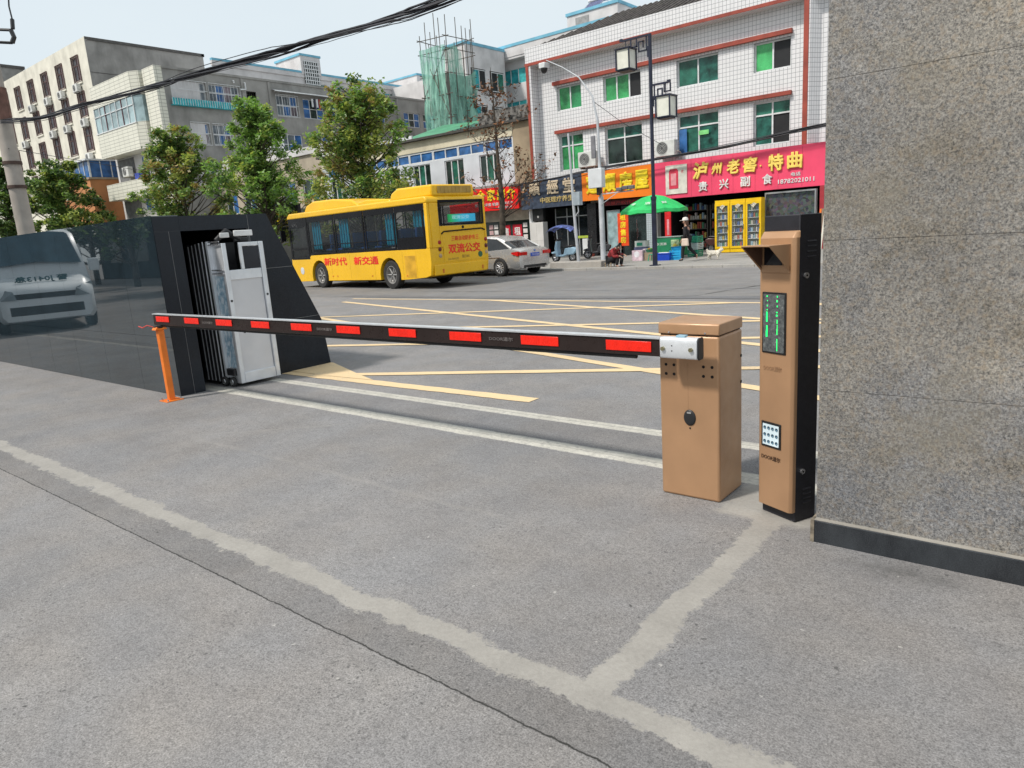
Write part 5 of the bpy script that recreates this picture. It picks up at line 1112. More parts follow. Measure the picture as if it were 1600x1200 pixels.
# overhead cable bundles
m_cab = M('cable_black', (.022, .022, .03), .55, 0, .3, 8)
def bundle(name, label, pts, n, rad, spread, seed):
    t = thing(name, pts[0], label, 'cable'); rd = random.Random(seed)
    P = [Vector(p) for p in pts]
    cat = []
    for a, b, c_, d_ in zip([P[0]]+P[:-2], P[:-1], P[1:], P[2:]+[P[-1]]):
        for i in range(7):
            u = i/7; cat.append(.5*((2*b)+(-a+c_)*u+(2*a-5*b+4*c_-d_)*u*u+(-a+3*b-3*c_+d_)*u**3))
    cat.append(P[-1])
    for k in range(n):
        ph = rd.uniform(0, 6.28); lo_ = k >= n-3; rr_ = rd.uniform(.15, 1)*spread*(1.7 if lo_ else 1); q = MB(); fr = rd.uniform(.08, .4); sg = rd.uniform(0, .5)*spread*(4 if lo_ else 1)
        pp = [c_+Vector((0, rr_*math.cos(ph+i*fr), rr_*math.sin(ph+i*fr)*1.1-sg*math.sin(PI*i/len(cat))+rd.uniform(-.1, .1)*spread)) for i, c_ in enumerate(cat)]
        q.tube(pp, rad*rd.uniform(.6, 1.25)*(.45 if lo_ else 1), 6); q.build('cable', m_cab, t, world=True, smooth=True)
    return t
bundle('cable_bundle', 'thick bundle of black overhead cables crossing the sky above the boom', [(-14.6, 4.5, 3.95), (-13.285, 4.6, 3.825), (-11.518, 4.6, 3.742), (-9.612, 4.6, 3.63), (-8.383, 4.6, 3.578), (-6.799, 4.6, 3.498), (-6.134, 4.6, 3.482), (-5.016, 4.6, 3.43), (-4.309, 4.6, 3.425), (-2.2, 4.6, 3.5), (1.5, 4.6, 3.75), (6, 4.6, 4.2)], 11, .0095, .034, 5)
bundle('cable_bundle', 'black cable bundle strung above the shop signs', [(-23.5, 28.95, 3.75), (-21, 28.95, 3.84), (-18.0, 28.95, 4.06), (-15, 28.95, 4.2), (-11.5, 28.95, 4.36), (-8.1, 28.95, 4.62), (-4, 28.95, 4.8)], 7, .03, .07, 6)
for k, (pts, lb) in enumerate((([(-14.6, 4.5, 3.5), (-12, 5.5, 3.1), (-9, 12, 3.6), (-16, 22, 4.2)], 'single thin wire running from the utility pole towards the street'),
                               ([(-14.9, 23.6, 6.0), (-14.2, 24.5, 5.2), (-13.4, 26, 4.4)], 'thin stay wire hanging off the camera pole'))):
    t = thing('thin_wire', pts[0], lb, 'wire'); q = MB(); q.tube([Vector(p) for p in pts] if k else [Vector(pts[0]), Vector((-20, 9, 3.8)), Vector((-30, 17, 5.2)), Vector((-36, 23, 6.4))], .006 if k == 0 else .01, 5); q.build('wire', m_cab, t, world=True)
hb = thing('cable_bracket', (-9.9, 2.9, 4.0), 'black cable bracket hanging at the top left corner of the view', 'bracket')
def Wp(x, y, t_):   # point on the viewing ray, used once to size the bracket
    return _r2*((x-800)/F_)*t_-_u2*((y-600)/F_)*t_+_fw*t_+Vector((0, 0, HCAM))
B0 = [tuple(round(c_, 3) for c_ in Wp(x, y, 11.5)) for x, y in ((-10, -420), (14, 10), (19, 30), (20, 45), (-500, 25), (17, 47), (22, 58), (19, 67), (-500, 43))]
q = MB(); q.tube(B0[:3], .012, 6); q.build('hanger_wire', m_cab, hb, world=True)
q = MB(); q.tube(B0[2:4], .03, 6); q.tube([B0[4], B0[5]], .025, 6); q.tube([B0[7], B0[8]], .022, 6); q.tube([B0[5], B0[6], B0[7]], .035, 6); q.build('clamp', m_blackp, hb, world=True)
dc = thing('dome_camera', (-21.1, 29.2, 8.85), 'white dome camera under the left end of the red cornice', 'camera')
q = MB(); q.box(-.2, .15, -.15, .3, .1, .35); q.build('housing', m_wfr, dc, bevel=.03)
q = MB(); q.lathe([(.16, .1), (.15, .0), (.1, -.1), (0, -.14)], (0, 0, 0), 16); q.build('dome', m_blackp, dc, smooth=True)
# ============================================================ pavement life
def skin(name, verts, edges, mat, parent, sub=2, smooth=True):
    me = bpy.data.meshes.new(name); me.from_pydata([v[0] for v in verts], edges, []); me.materials.append(mat)
    o = put(name, me, parent); md = o.modifiers.new('skin', 'SKIN'); me.skin_vertices or None
    if not me.skin_vertices:
        b = bmesh.new(); b.from_mesh(me); b.verts.layers.skin.verify(); b.to_mesh(me); b.free()
    for i, v in enumerate(verts):
        r_ = v[1] if isinstance(v[1], tuple) else (v[1], v[1]); me.skin_vertices[0].data[i].radius = r_
    me.skin_vertices[0].data[0].use_root = True
    md.use_smooth_shade = True; s = o.modifiers.new('sub', 'SUBSURF'); s.levels = sub; s.render_levels = sub
    return o
m_skin = M('skin', (.45, .26, .18), .6, 0, .05, 10); m_hair = M('black_hair', (.015, .012, .012), .6); m_jkt = M('black_jacket', (.018, .017, .02), .85, 0, .3, 8); m_trs = M('black_trousers', (.014, .014, .016), .85); m_shoe = M('dark_shoe', (.02, .018, .018), .6)
def hand(V_, E_, wi, wp, d, s=1.0):
    """five bent fingers growing out of the palm at vertex index wi"""
    d = Vector(d).normalized(); sd = d.cross(Vector((0, 0, 1)));
    if sd.length < .1: sd = Vector((1, 0, 0))
    sd.normalize(); wp = Vector(wp); pi_ = len(V_); V_.append((tuple(wp+d*.05*s), (.026*s, .016*s))); E_.append((wi, pi_))
    for k, (o, l) in enumerate(((-.03, .06), (-.01, .075), (.01, .072), (.028, .055))):
        a = len(V_); p1 = wp+d*(.085*s)+sd*o*s; p2 = p1+d*(l*.55*s)+Vector((0, 0, -.01)); p3 = p2+d*(l*.35*s)+Vector((0, 0, -.02))
        V_ += [(tuple(p1), .009*s), (tuple(p2), .008*s), (tuple(p3), .006*s)]; E_ += [(pi_, a), (a, a+1), (a+1, a+2)]
    a = len(V_); p1 = wp+d*.03*s+sd*-.04*s; V_ += [(tuple(p1), .010*s), (tuple(p1+d*.035*s+sd*-.01*s), .008*s)]; E_ += [(wi, a), (a, a+1)]
def head(parent, c, face, s=1.0, hair='long', cap=None):
    """face features on a head whose centre is c; face = direction it looks"""
    f = Vector(face).normalized(); sd = f.cross(Vector((0, 0, 1))).normalized(); up_ = sd.cross(f); c = Vector(c)
    def P(a, b_, d_): return c+f*a*s+sd*b_*s+up_*d_*s
    q = MB()
    for b_ in (-.03, .03): q.lathe([(0, -.008), (.008, 0), (0, .008)], tuple(P(.082, b_, .0)), 6)
    q.build('eyes', m_hair, parent)
    q = MB(); q.tube([P(.07, 0, .01), P(.105, 0, -.03), P(.085, 0, -.035)], [.006, .012, .006], 6); q.build('nose', m_skin, parent)
    q = MB(); q.tube([P(.086, -.022, -.062), P(.092, 0, -.06), P(.086, .022, -.062)], .005, 5); q.build('mouth', M('lips', (.35, .12, .1), .5), parent)
    for b_ in (-.085, .085):
        q = MB(); q.disc(P(0, b_, -.01), .024, sd, .012, 8); q.build('ear', m_skin, parent)
wm = thing('person', (-11.34, 23.71, .08), 'woman in black jacket and white cap walking with a pale bag on her arm', 'person')
V_ = [((0, 0, .80), (.12, .10)), ((0, 0, .95), (.10, .085)), ((.0, 0, 1.12), (.135, .085)), ((-.01, 0, 1.22), (.05, .05)), ((-.03, 0, 1.29), (.045, .045)), ((-.045, 0, 1.38), (.078, .085)), ((-.045, 0, 1.44), (.06, .065)),
      ((-.02, -.08, .78), (.075, .075)), ((-.10, -.09, .43), (.05, .05)), ((-.12, -.09, .09), (.033, .033)), ((-.24, -.09, .035), (.03, .025)),
      ((.02, .08, .78), (.075, .075)), ((.08, .09, .44), (.05, .05)), ((.34, .09, .20), (.033, .033)), ((.33, .09, .08), (.028, .025)),
      ((0, -.17, 1.15), (.045, .045)), ((.06, -.20, .93), (.036, .036)), ((-.06, -.22, .78), (.026, .026)),
      ((0, .17, 1.15), (.045, .045)), ((-.06, .20, .95), (.036, .036)), ((-.14, .2, 1.08), (.026, .026))]
Ed = [(0, 1), (1, 2), (2, 3), (3, 4), (4, 5), (5, 6), (0, 7), (7, 8), (8, 9), (9, 10), (0, 11), (11, 12), (12, 13), (13, 14), (2, 15), (15, 16), (16, 17), (2, 18), (18, 19), (19, 20)]
hand(V_, Ed, 17, V_[17][0], (-.5, 0, -.8)); hand(V_, Ed, 20, V_[20][0], (-.6, 0, .6))
wb = skin('body', V_, Ed, m_skin, wm); head(wb, (-.05, 0, 1.385), (-1, 0, 0))
def layer(V0, idx, ed, grow, nm, mat, parent):
    mp_ = {k: i for i, k in enumerate(idx)}; vs = [(V0[k][0], tuple(r_+grow for r_ in (V0[k][1] if isinstance(V0[k][1], tuple) else (V0[k][1],)*2))) for k in idx]
    return skin(nm, vs, [(mp_[a], mp_[b_]) for a, b_ in ed if a in mp_ and b_ in mp_], mat, parent)
layer(V_, [0, 1, 2, 3, 15, 16, 17, 18, 19, 20], Ed, .018, 'jacket', m_jkt, wm); layer(V_, [0, 7, 8, 9, 11, 12, 13], Ed, .016, 'trousers', m_trs, wm)
for a, b_ in ((V_[9][0], V_[10][0]), (V_[13][0], V_[14][0])):
    a = Vector(a); skin('shoe', [(tuple(a+Vector((.03, 0, -.02))), (.045, .045)), (tuple(a+Vector((-.05, 0, -.04))), (.042, .035)), (tuple(a+Vector((-.14, 0, -.05))), (.036, .025))], [(0, 1), (1, 2)], m_shoe, wm)
skin('hair', [((-.01, 0, 1.43), .075), ((.03, 0, 1.36), (.07, .06)), ((.05, 0, 1.26), (.055, .05)), ((.055, 0, 1.18), (.03, .03))], [(0, 1), (1, 2), (2, 3)], M('brown_hair', (.08, .04, .025), .6), wm)
m_cap = M('white_cap', (.72, .68, .64), .8)
q = MB(); q.lathe([(.105, 0), (.104, .05), (.08, .095), (.03, .112), (0, .114)], (-.035, 0, 1.42), 18); q.prism([(-.13, -.075), (-.22, -.05), (-.235, 0), (-.22, .05), (-.13, .075)], 1.418, 1.428, 'z'); q.build('cap', m_cap, wm, smooth=True)
bgt = thing('handbag', (-11.28, 23.47, .62), 'pale handbag carried by the woman in the white cap', 'handbag')
q = MB(); q.prism([(-.14, 0), (.14, 0), (.11, .26), (-.11, .26)], -.05, .05, 'y'); q.build('bag', M('pale_leather', (.62, .50, .42), .6), bgt, bevel=.03)
q = MB(); q.tube([(-.08, 0, .26), (-.05, 0, .42), (.05, 0, .42), (.08, 0, .26)], .01, 6); q.build('strap', m_hair, bgt)

st = thing('person', (-13.14, 21.75, .03), 'person in dark red jacket sitting hunched by the concrete block', 'person')
V2 = [((-.16, 0, .30), (.14, .12)), ((-.10, 0, .45), (.13, .11)), ((0, 0, .60), (.14, .11)), ((.10, 0, .68), (.05, .05)), ((.16, 0, .71), (.045, .045)), ((.24, 0, .72), (.08, .08)), ((.30, 0, .71), (.06, .06)),
      ((-.10, -.1, .30), .08), ((.24, -.12, .40), .055), ((.16, -.12, .10), .04), ((.27, -.12, .04), .03), ((-.10, .1, .30), .08), ((.26, .12, .42), .055), ((.20, .12, .1), .04), ((.31, .12, .04), .03),
      ((.03, -.18, .60), .05), ((.10, -.2, .40), .04), ((.30, -.14, .42), .028), ((.03, .18, .60), .05), ((.12, .2, .42), .04), ((.32, .12, .46), .028)]
hand(V2, Ed, 17, V2[17][0], (1, 0, -.3)) if False else None
E2 = [(0, 1), (1, 2), (2, 3), (3, 4), (4, 5), (5, 6), (0, 7), (7, 8), (8, 9), (9, 10), (0, 11), (11, 12), (12, 13), (13, 14), (2, 15), (15, 16), (16, 17), (2, 18), (18, 19), (19, 20)]
hand(V2, E2, 17, V2[17][0], (1, .2, -.4), .9); hand(V2, E2, 20, V2[20][0], (1, -.2, -.4), .9)
sb = skin('body', V2, E2, m_skin, st); head(sb, (.25, 0, .72), (.8, 0, -.6))
layer(V2, [0, 1, 2, 3, 15, 16, 17, 18, 19, 20], E2, .03, 'jacket', M('dark_red_jacket', (.20, .018, .02), .85, 0, .8, 14), st); layer(V2, [0, 7, 8, 9, 11, 12, 13], E2, .02, 'trousers', m_trs, st)
for k in (9, 13):
    a = Vector(V2[k][0]); skin('shoe', [(tuple(a+Vector((-.03, 0, -.05))), .042), (tuple(a+Vector((.06, 0, -.055))), (.042, .035)), (tuple(a+Vector((.15, 0, -.06))), (.034, .025))], [(0, 1), (1, 2)], m_shoe, st)
skin('hair', [((.20, 0, .78), .08), ((.27, 0, .79), .075), ((.17, 0, .72), .06)], [(0, 1), (0, 2)], m_hair, st)
sl_ = thing('low_stool', (-13.32, 21.75, .03), 'tiny low stool under the person in dark red', 'stool')
q = MB(); q.box(-.14, .14, -.14, .14, .16, .2); q.build('seat', m_tan, sl_, bevel=.01)
for dx in (-.11, .11):
    for dy in (-.11, .11): q = MB(); q.box(dx-.015, dx+.015, dy-.015, dy+.015, 0, .16); q.build('leg', m_tan, sl_)
cb_ = thing('concrete_block', (-14.6, 21.9, 0), 'long low concrete block on the kerb beside the thin pole', 'concrete block')
q = MB(); q.box(-1.3, .95, -.2, .35, .0, .30); q.build('block', asphalt('block_concrete', (.38, .36, .33), .5), cb_, bevel=.03)

dg_ = thing('dog', (-10.45, 24.0, .08), 'fluffy white dog standing on the pavement in front of the yellow cabinets', 'dog')
m_fur = M('white_fur', (.68, .63, .54), .95, 0, .12, 20)
Vd = [((0, 0, .24), .085), ((.14, 0, .25), .095), ((-.16, 0, .25), .085), ((.22, 0, .30), .06), ((.28, 0, .36), .065), ((.35, 0, .35), .032), ((-.24, 0, .31), .035), ((-.27, 0, .38), .04),
      ((.15, -.06, .16), .032), ((.16, -.06, .03), .024), ((.13, .06, .16), .032), ((.12, .06, .03), .024), ((-.16, -.06, .17), .042), ((-.20, -.06, .10), .024), ((-.18, -.06, .02), .024), ((-.14, .06, .17), .042), ((-.17, .06, .10), .024), ((-.15, .06, .02), .024)]
do = skin('body', Vd, [(0, 1), (0, 2), (1, 3), (3, 4), (4, 5), (2, 6), (6, 7), (1, 8), (8, 9), (1, 10), (10, 11), (2, 12), (12, 13), (13, 14), (2, 15), (15, 16), (16, 17)], m_fur, dg_, sub=3)
tx = bpy.data.textures.new('fur', 'CLOUDS'); tx.noise_scale = .035; dm = do.modifiers.new('d', 'DISPLACE'); dm.texture = tx; dm.strength = .05
for s_ in (-1, 1):
    q = MB(); q.tube([(.27, s_*.04, .41), (.25, s_*.055, .45)], [.02, .006], 6); q.build('ear', m_fur, dg_); q = MB(); q.lathe([(0, -.008), (.008, 0), (0, .008)], (.335, s_*.026, .375), 6); q.build('eye', m_hair, dg_)
q = MB(); q.lathe([(0, -.012), (.012, 0), (0, .012)], (.385, 0, .35), 8); q.build('nose', m_hair, dg_)

# scooters
def scooter(loc, rz, label, body, canopy):
    t = thing('scooter', loc, label, 'scooter', rz=rz); mb_ = M('scooter_'+body[0], body[1], .35, 0, .08, 5)
    for xx in (-.42, .42): wheel(t, (xx, 0, .2), .2, .09, 1, 5)
    q = MB(); q.prism([(-.62, .42), (-.5, .3), (-.2, .28), (.0, .22), (.22, .22), (.28, .3), (-.02, .32), (-.1, .58), (-.5, .62), (-.66, .55)], -.13, .13, 'y'); q.build('body', mb_, t, bevel=.04)
    q = MB(); q.prism([(.22, .22), (.34, .24), (.40, .6), (.32, .88), (.24, .9), (.28, .6)], -.17, .17, 'y'); q.build('leg_shield', mb_, t, bevel=.03)
    q = MB(); q.prism([(.30, .36), (.60, .36), (.62, .42), (.45, .47), (.30, .45)], -.07, .07, 'y'); q.build('mudguard', mb_, t, bevel=.02)
    q = MB(); q.prism([(-.5, .62), (-.02, .60), (0, .66), (-.2, .69), (-.5, .70)], -.13, .13, 'y'); q.build('seat', m_blackp, t, bevel=.03)
    q = MB(); q.tube([(.28, -.32, 1.0), (.30, 0, .96), (.28, .32, 1.0)], .018, 8); q.tube([(.42, 0, .2), (.30, 0, .96)], .025, 8); q.build('handlebar', m_blackp, t)
    q = MB(); q.lathe([(0, .03), (.06, .02), (.075, 0)], (.37, 0, .86), 14, 'x'); q.build('headlight', M('lamp_clear2', (.7, .7, .7), .15), t, smooth=True)
    for s_ in (-1, 1):
        q = MB(); q.tube([(.28, s_*.25, .99), (.27, s_*.33, 1.14)], .008, 5); q.disc((.27, s_*.34, 1.18), .05, (1, 0, 0), .015, 12); q.build('mirror', m_blackp, t)
    if canopy:
        q = MB(); vs = []; n_ = 9
        for i in range(n_+1):
            for j in range(7):
                u, v_ = i/n_*2-1, j/6*2-1; vs.append((.05+u*.62, v_*.38, 1.58-.16*u*u-.10*v_*v_-(.06 if abs(u) > .9 else 0)))
        q.add(vs, [(i*7+j, (i+1)*7+j, (i+1)*7+j+1, i*7+j+1) for i in range(n_) for j in range(6)])
        c_ = q.build('rain_canopy', M('canopy_blue', (.10, .14, .38), .5, 0, .9, 7), t, fix=False); c_.modifiers.new('s', 'SOLIDIFY').thickness = .01
        q = MB(); q.tube([(.30, 0, .96), (.34, 0, 1.5)], .012, 6); q.tube([(-.62, 0, .6), (-.5, 0, 1.5)], .012, 6); q.build('canopy_pole', m_chrome, t)
    return t
scooter((-18.05, 25.75, .08), R(185), 'pale blue scooter under a blue and white rain canopy by the clinic', ('paleblue', (.35, .52, .66)), True)
scooter((-17.55, 27.6, .08), R(200), 'dark scooter parked in the doorway shade behind the grey poles', ('dark', (.05, .05, .055)), False)
scooter((-12.35, 29.1, .08), R(10), 'dark scooter parked inside the drinks shop entrance', ('darkred', (.07, .03, .03)), False)

# green parasol
pu = thing('parasol', (-13.54, 25.5, .08), 'green parasol over the stall in front of the pink shop', 'parasol')
m_gr = M('parasol_green', (.025, .50, .13), .55, 0, .1, 3)
q = MB(); n_ = 8; rows_ = [(0, 2.47), (.45, 2.38), (.9, 2.17), (1.28, 1.93)]; vs = [(0, 0, 2.47)]
for r_, z_ in rows_[1:]:
    for k in range(n_*3):
        a = 2*PI*k/(n_*3); sag = .0 if k % 3 == 0 else -.035*r_; vs.append((r_*math.cos(a), r_*math.sin(a), z_+sag))
m3 = n_*3; fs = [(0, 1+k, 1+(k+1) % m3) for k in range(m3)]
for rr_ in range(2): fs += [(1+rr_*m3+k, 1+(rr_+1)*m3+k, 1+(rr_+1)*m3+(k+1) % m3, 1+rr_*m3+(k+1) % m3) for k in range(m3)]
b0 = len(vs); vs += [(1.30*math.cos(2*PI*k/m3), 1.30*math.sin(2*PI*k/m3), 1.80-.02*(k % 3)) for k in range(m3)]
fs += [(1+2*m3+k, b0+k, b0+(k+1) % m3, 1+2*m3+(k+1) % m3) for k in range(m3)]
q.add(vs, fs); o = q.build('canopy', m_gr, pu, fix=False); o.modifiers.new('s', 'SOLIDIFY').thickness = .008
for k in range(3):
    a = R(250+k*35); ch_ = '啤酒鲜'[k]
    text(ch_, .2, .16, (1.02*math.cos(a), 1.02*math.sin(a), 2.135), (-math.sin(a), math.cos(a), 0), (-math.cos(a)*.8, -math.sin(a)*.8, .5), m_wlet, pu, world=False, ext=.004)
q = MB(); q.tube([(0, 0, 0), (0, 0, 2.46)], .022, 8); q.tube([(0, 0, 2.44), (0, 0, 2.54)], .02, 8); q.build('pole', m_chrome, pu)
for k in range(n_):
    a = 2*PI*k/n_; q = MB(); q.tube([(0, 0, 2.44), (1.26*math.cos(a), 1.26*math.sin(a), 1.90)], .008, 4); q.build('rib', m_chrome, pu)
q = MB(); q.lathe([(0, .08), (.2, .07), (.25, 0), (0, 0)], (0, 0, 0), 16); q.build('base', m_grey, pu)

# stall goods
m_bot = [M('goods_%d' % i, c_, .4, 0, .1, 5) for i, c_ in enumerate(((.55, .52, .45), (.05, .12, .35), (.42, .08, .05), (.5, .36, .08), (.05, .22, .12), (.62, .6, .6), (.12, .1, .1), (.3, .45, .55)))]
fr = thing('chest_freezer', (-13.75, 27.9, .08), 'green chest freezer with pale panels under the parasol', 'freezer')
q = MB(); q.box(-.95, .35, -.3, .3, 0, .75); q.build('body', M('freezer_green', (.02, .22, .10), .4, 0, .1, 3), fr, bevel=.03)
q = MB(); q.box(-.97, .37, -.32, .32, .752, .80); q.build('lid', M('freezer_lid', (.25, .32, .30), .3), fr, bevel=.01)
q = MB(); q.box(-.15, .22, -.306, -.301, .14, .66); pn_ = q.build('panel', M('pale_green_panel', (.42, .55, .32), .5, 0, .3, 12), fr); q = MB(); q.disc((.03, -.308, .4), .1, (0, 1, 0), .004, 14); q.build('picture', M('yellow_print', (.6, .5, .1), .5), pn_)
text('冰淇淋', .5, .12, (-.6, -.302, .5), *XU, m_wlet, fr, world=False, ext=.003)
def crate(loc, label, mat, s=(.5, .36, .28), rz=0, group=None):
    t = thing('crate', loc, label, 'crate', group, rz); a, b_, h = s; q = MB(); w_ = .02
    for k in range(4):
        z0 = k*h/4+.004; z1 = z0+h/4*.62
        q.box(-a/2, a/2, -b_/2, -b_/2+w_, z0, z1); q.box(-a/2, a/2, b_/2-w_, b_/2, z0, z1); q.box(-a/2, -a/2+w_, -b_/2+w_, b_/2-w_, z0, z1); q.box(a/2-w_, a/2, -b_/2+w_, b_/2-w_, z0, z1)
    for dx in (-1, 1):
        for dy in (-1, 1): q.box(dx*(a/2-.02)-.022, dx*(a/2-.02)+.022, dy*(b_/2-.02)-.022, dy*(b_/2-.02)+.022, 0, h)
    q.box(-a/2, a/2, -b_/2, b_/2, 0, .01); q.build('shell', mat, t); return t
m_cg1 = M('crate_green', (.03, .30, .18), .5); m_cw = M('crate_pale', (.50, .58, .56), .5)
for k in range(3): crate((-12.35, 26.6, .08+k*.27), ['lowest green crate of the stack behind the walking woman', 'middle pale crate of the stack behind the walking woman', 'topmost green crate of the stack behind the walking woman'][k], m_cw if k == 1 else m_cg1, (.42, .5, .26))
crate((-12.25, 24.75, .08), 'light blue crate on the pavement beside the deep blue tub', M('crate_ltblue', (.02, .36, .70), .45), (.42, .34, .36), R(8))
tb = thing('plastic_tub', (-12.66, 24.6, .08), 'deep blue plastic tub on the pavement behind the lamp post', 'tub')
q = MB(); q.add([(-.26, -.16, 0), (.26, -.16, 0), (.26, .16, 0), (-.26, .16, 0), (-.3, -.2, .27), (.3, -.2, .27), (.3, .2, .27), (-.3, .2, .27)], [(0, 3, 2, 1), (0, 1, 5, 4), (1, 2, 6, 5), (2, 3, 7, 6), (3, 0, 4, 7)]); q.box(-.31, .31, -.215, -.195, .25, .28); q.box(-.31, .31, .195, .215, .25, .28); q.box(-.31, -.29, -.195, .195, .25, .28); q.box(.29, .31, -.195, .195, .25, .28)
q.build('tub', M('tub_blue', (.01, .06, .48), .4), tb)
q = MB(); q.box(-.22, .22, -.14, .14, .2, .3); q.build('white_bag', M('plastic_bag', (.6, .62, .66), .4, bump=.5, bscale=20), tb, bevel=.06)
tb2 = thing('plastic_tub', (-12.5, 25.35, .08), 'light blue round tub standing behind the blue crate', 'tub')
q = MB(); q.lathe([(0, 0), (.2, 0), (.25, .45), (.27, .46), (.24, .44), (.19, .03), (0, .03)], (0, 0, 0), 18); q.build('tub', M('crate_ltblue', (.02, .36, .70), .45), tb2, smooth=True)
gs = thing('plastic_stool', (-13.1, 24.5, .08), 'small green plastic stool left of the lamp post', 'stool')
q = MB(); q.box(-.12, .12, -.12, .12, .22, .25); q.build('seat', m_cg1, gs, bevel=.01)
for dx in (-1, 1):
    for dy in (-1, 1): q = MB(); q.tube([(dx*.13, dy*.13, 0), (dx*.10, dy*.10, .22)], .02, 5); q.build('leg', m_cg1, gs)
for k, (x, y, s_, c_, lb) in enumerate(((-13.9, 24.9, (.46, .34, .40), (.66, .50, .56), 'pink and white carton with a round print on the pavement'), (-13.62, 25.1, (.3, .3, .44), (.58, .5, .55), 'pale lilac carton right of the pink and white one'), (-14.05, 25.4, (.5, .36, .5), (.16, .17, .30), 'dark blue carton behind the pink and white one'))):
    t = thing('carton', (x, y, .08), lb, 'carton'); q = MB(); q.box(-s_[0]/2, s_[0]/2, -s_[1]/2, s_[1]/2, 0, s_[2]); q.build('box', M('carton_%d' % k, c_, .7, 0, .15, 9), t, bevel=.006)
    q = MB()
    if k == 0: q.disc((-.02, -s_[1]/2-.002, .25), .12, (0, 1, 0), .003, 18)
    else: q.box(-.1, .1, -s_[1]/2-.004, -s_[1]/2-.001, .1, .3)
    q.build('print', M('carton_print_%d' % k, (.72, .70, .74) if k == 0 else (.4, .3, .42), .7), t)
t = thing('carton', (-14.05, 25.42, .585), 'white carton stacked on the dark blue one', 'carton'); q = MB(); q.box(-.24, .24, -.16, .16, 0, .24); q.build('box', M('carton_white', (.62, .66, .62), .7), t, bevel=.006); q = MB(); q.box(-.15, .1, -.164, -.161, .05, .17); q.build('print', m_cg1, t)
t = thing('produce_basket', (-13.45, 25.0, .08), 'basket of vegetables on an upturned box behind the green stool', 'basket'); q = MB(); q.box(-.2, .2, -.18, .18, 0, .3); q.build('box', m_tan, t); q = MB(); q.lathe([(0, .3), (.16, .3), (.22, .42), (.2, .42), (.15, .32)], (0, 0, 0), 14); q.build('bowl', M('goods_4', (.05, .22, .12), .4), t)
for k in range(7):
    a = k*.9; q = MB(); q.lathe([(0, -.05), (.05, -.02), (.05, .02), (0, .05)], (.09*math.cos(a)*(k > 0), .09*math.sin(a)*(k > 0), .42), 8); q.build('vegetable', [M('veg_green', (.1, .3, .05), .6), M('veg_orange', (.5, .2, .04), .6)][k % 2], t)
rp = thing('display_poster', (-14.3, 28.2, .08), 'tall narrow red poster stand by the freezer', 'poster stand')
q = MB(); q.box(-.16, .12, -.02, .02, .7, 1.85); q.build('poster', M('poster_bright_red', (.65, .015, .02), .5, 0, .15, 6), rp); q = MB(); q.box(-.06, .04, -.025, -.021, .85, 1.5); q.build('bottle_print', M('print_pink', (.75, .3, .33), .5), rp); q = MB(); q.box(-.16, -.14, -.02, .02, 0, .7); q.box(.1, .12, -.02, .02, 0, .7); q.build('stand', m_chrome, rp)

# doors and glass of the middle shops
gd = thing('glass_door', (-17.95, 29.8, .08), 'pale bluish glass door panel beside the vertical banner', 'door')
q = MB(); q.box(-.32, .32, -.01, .01, .1, 2.05); q.build('glass', M('frosted_glass', (.30, .42, .44), .15, 0, .2, 4), gd); q = MB(); q.box(-.36, -.32, -.02, .02, 0, 2.1); q.box(.32, .36, -.02, .02, 0, 2.1); q.box(-.32, .32, -.02, .02, 2.05, 2.1); q.box(-.32, .32, -.02, .02, 0, .1); q.build('frame', M('alu_frame', (.35, .36, .37), .4, .5), gd)
dd = thing('shop_door', (-16.75, 29.95, .08), 'dark double door between the banner and the pale pier', 'door')
q = MB(); q.box(-.85, .75, 0, .04, 0, 2.25); q.build('leaf', M('dark_green_door', (.03, .045, .045), .25), dd); q = MB(); q.box(-.05, -.02, -.03, 0, .5, 1.6); q.box(.0, .03, -.03, 0, .8, 1.2); q.build('handle', m_chrome, dd)
wp_ = thing('wall_panel', (-16.0, 29.85, .08), 'pale tiled pier panel between the orange and pink shops', 'panel'); q = MB(); q.box(-.25, .24, 0, .08, 0, 2.3); q.build('panel', tiles('pale_blue_tiles', .1, .1, (.45, .52, .55), (.3, .33, .35), .01, .3), wp_)
wb_ = thing('utility_cupboard', (-22.25, 29.6, .08), 'white cupboard standing against the pillar left of the clinic', 'cupboard'); q = MB(); q.box(-.42, .42, -.2, .2, 0, 1.8); q.build('body', M('cupboard_white', (.60, .58, .56), .5, 0, .05, 2, stain=.15), wb_, bevel=.01); q = MB(); q.box(-.003, .003, -.203, -.2, .1, 1.7); q.box(-.4, .4, -.203, -.2, .88, .886); q.build('door_gap', m_grey, wb_)
tv = thing('wall_speaker', (-22.3, 29.75, 1.95), 'black box hung on the pillar above the white cupboard', 'speaker'); q = MB(); q.box(-.34, .34, -.12, .12, 0, .72); q.build('case', m_blackp, tv, bevel=.02); q = MB(); q.disc((.02, -.122, .2), .06, (0, 1, 0), .004, 14); q.build('cone', M('ac_grey', (.4, .4, .39), .5), tv)
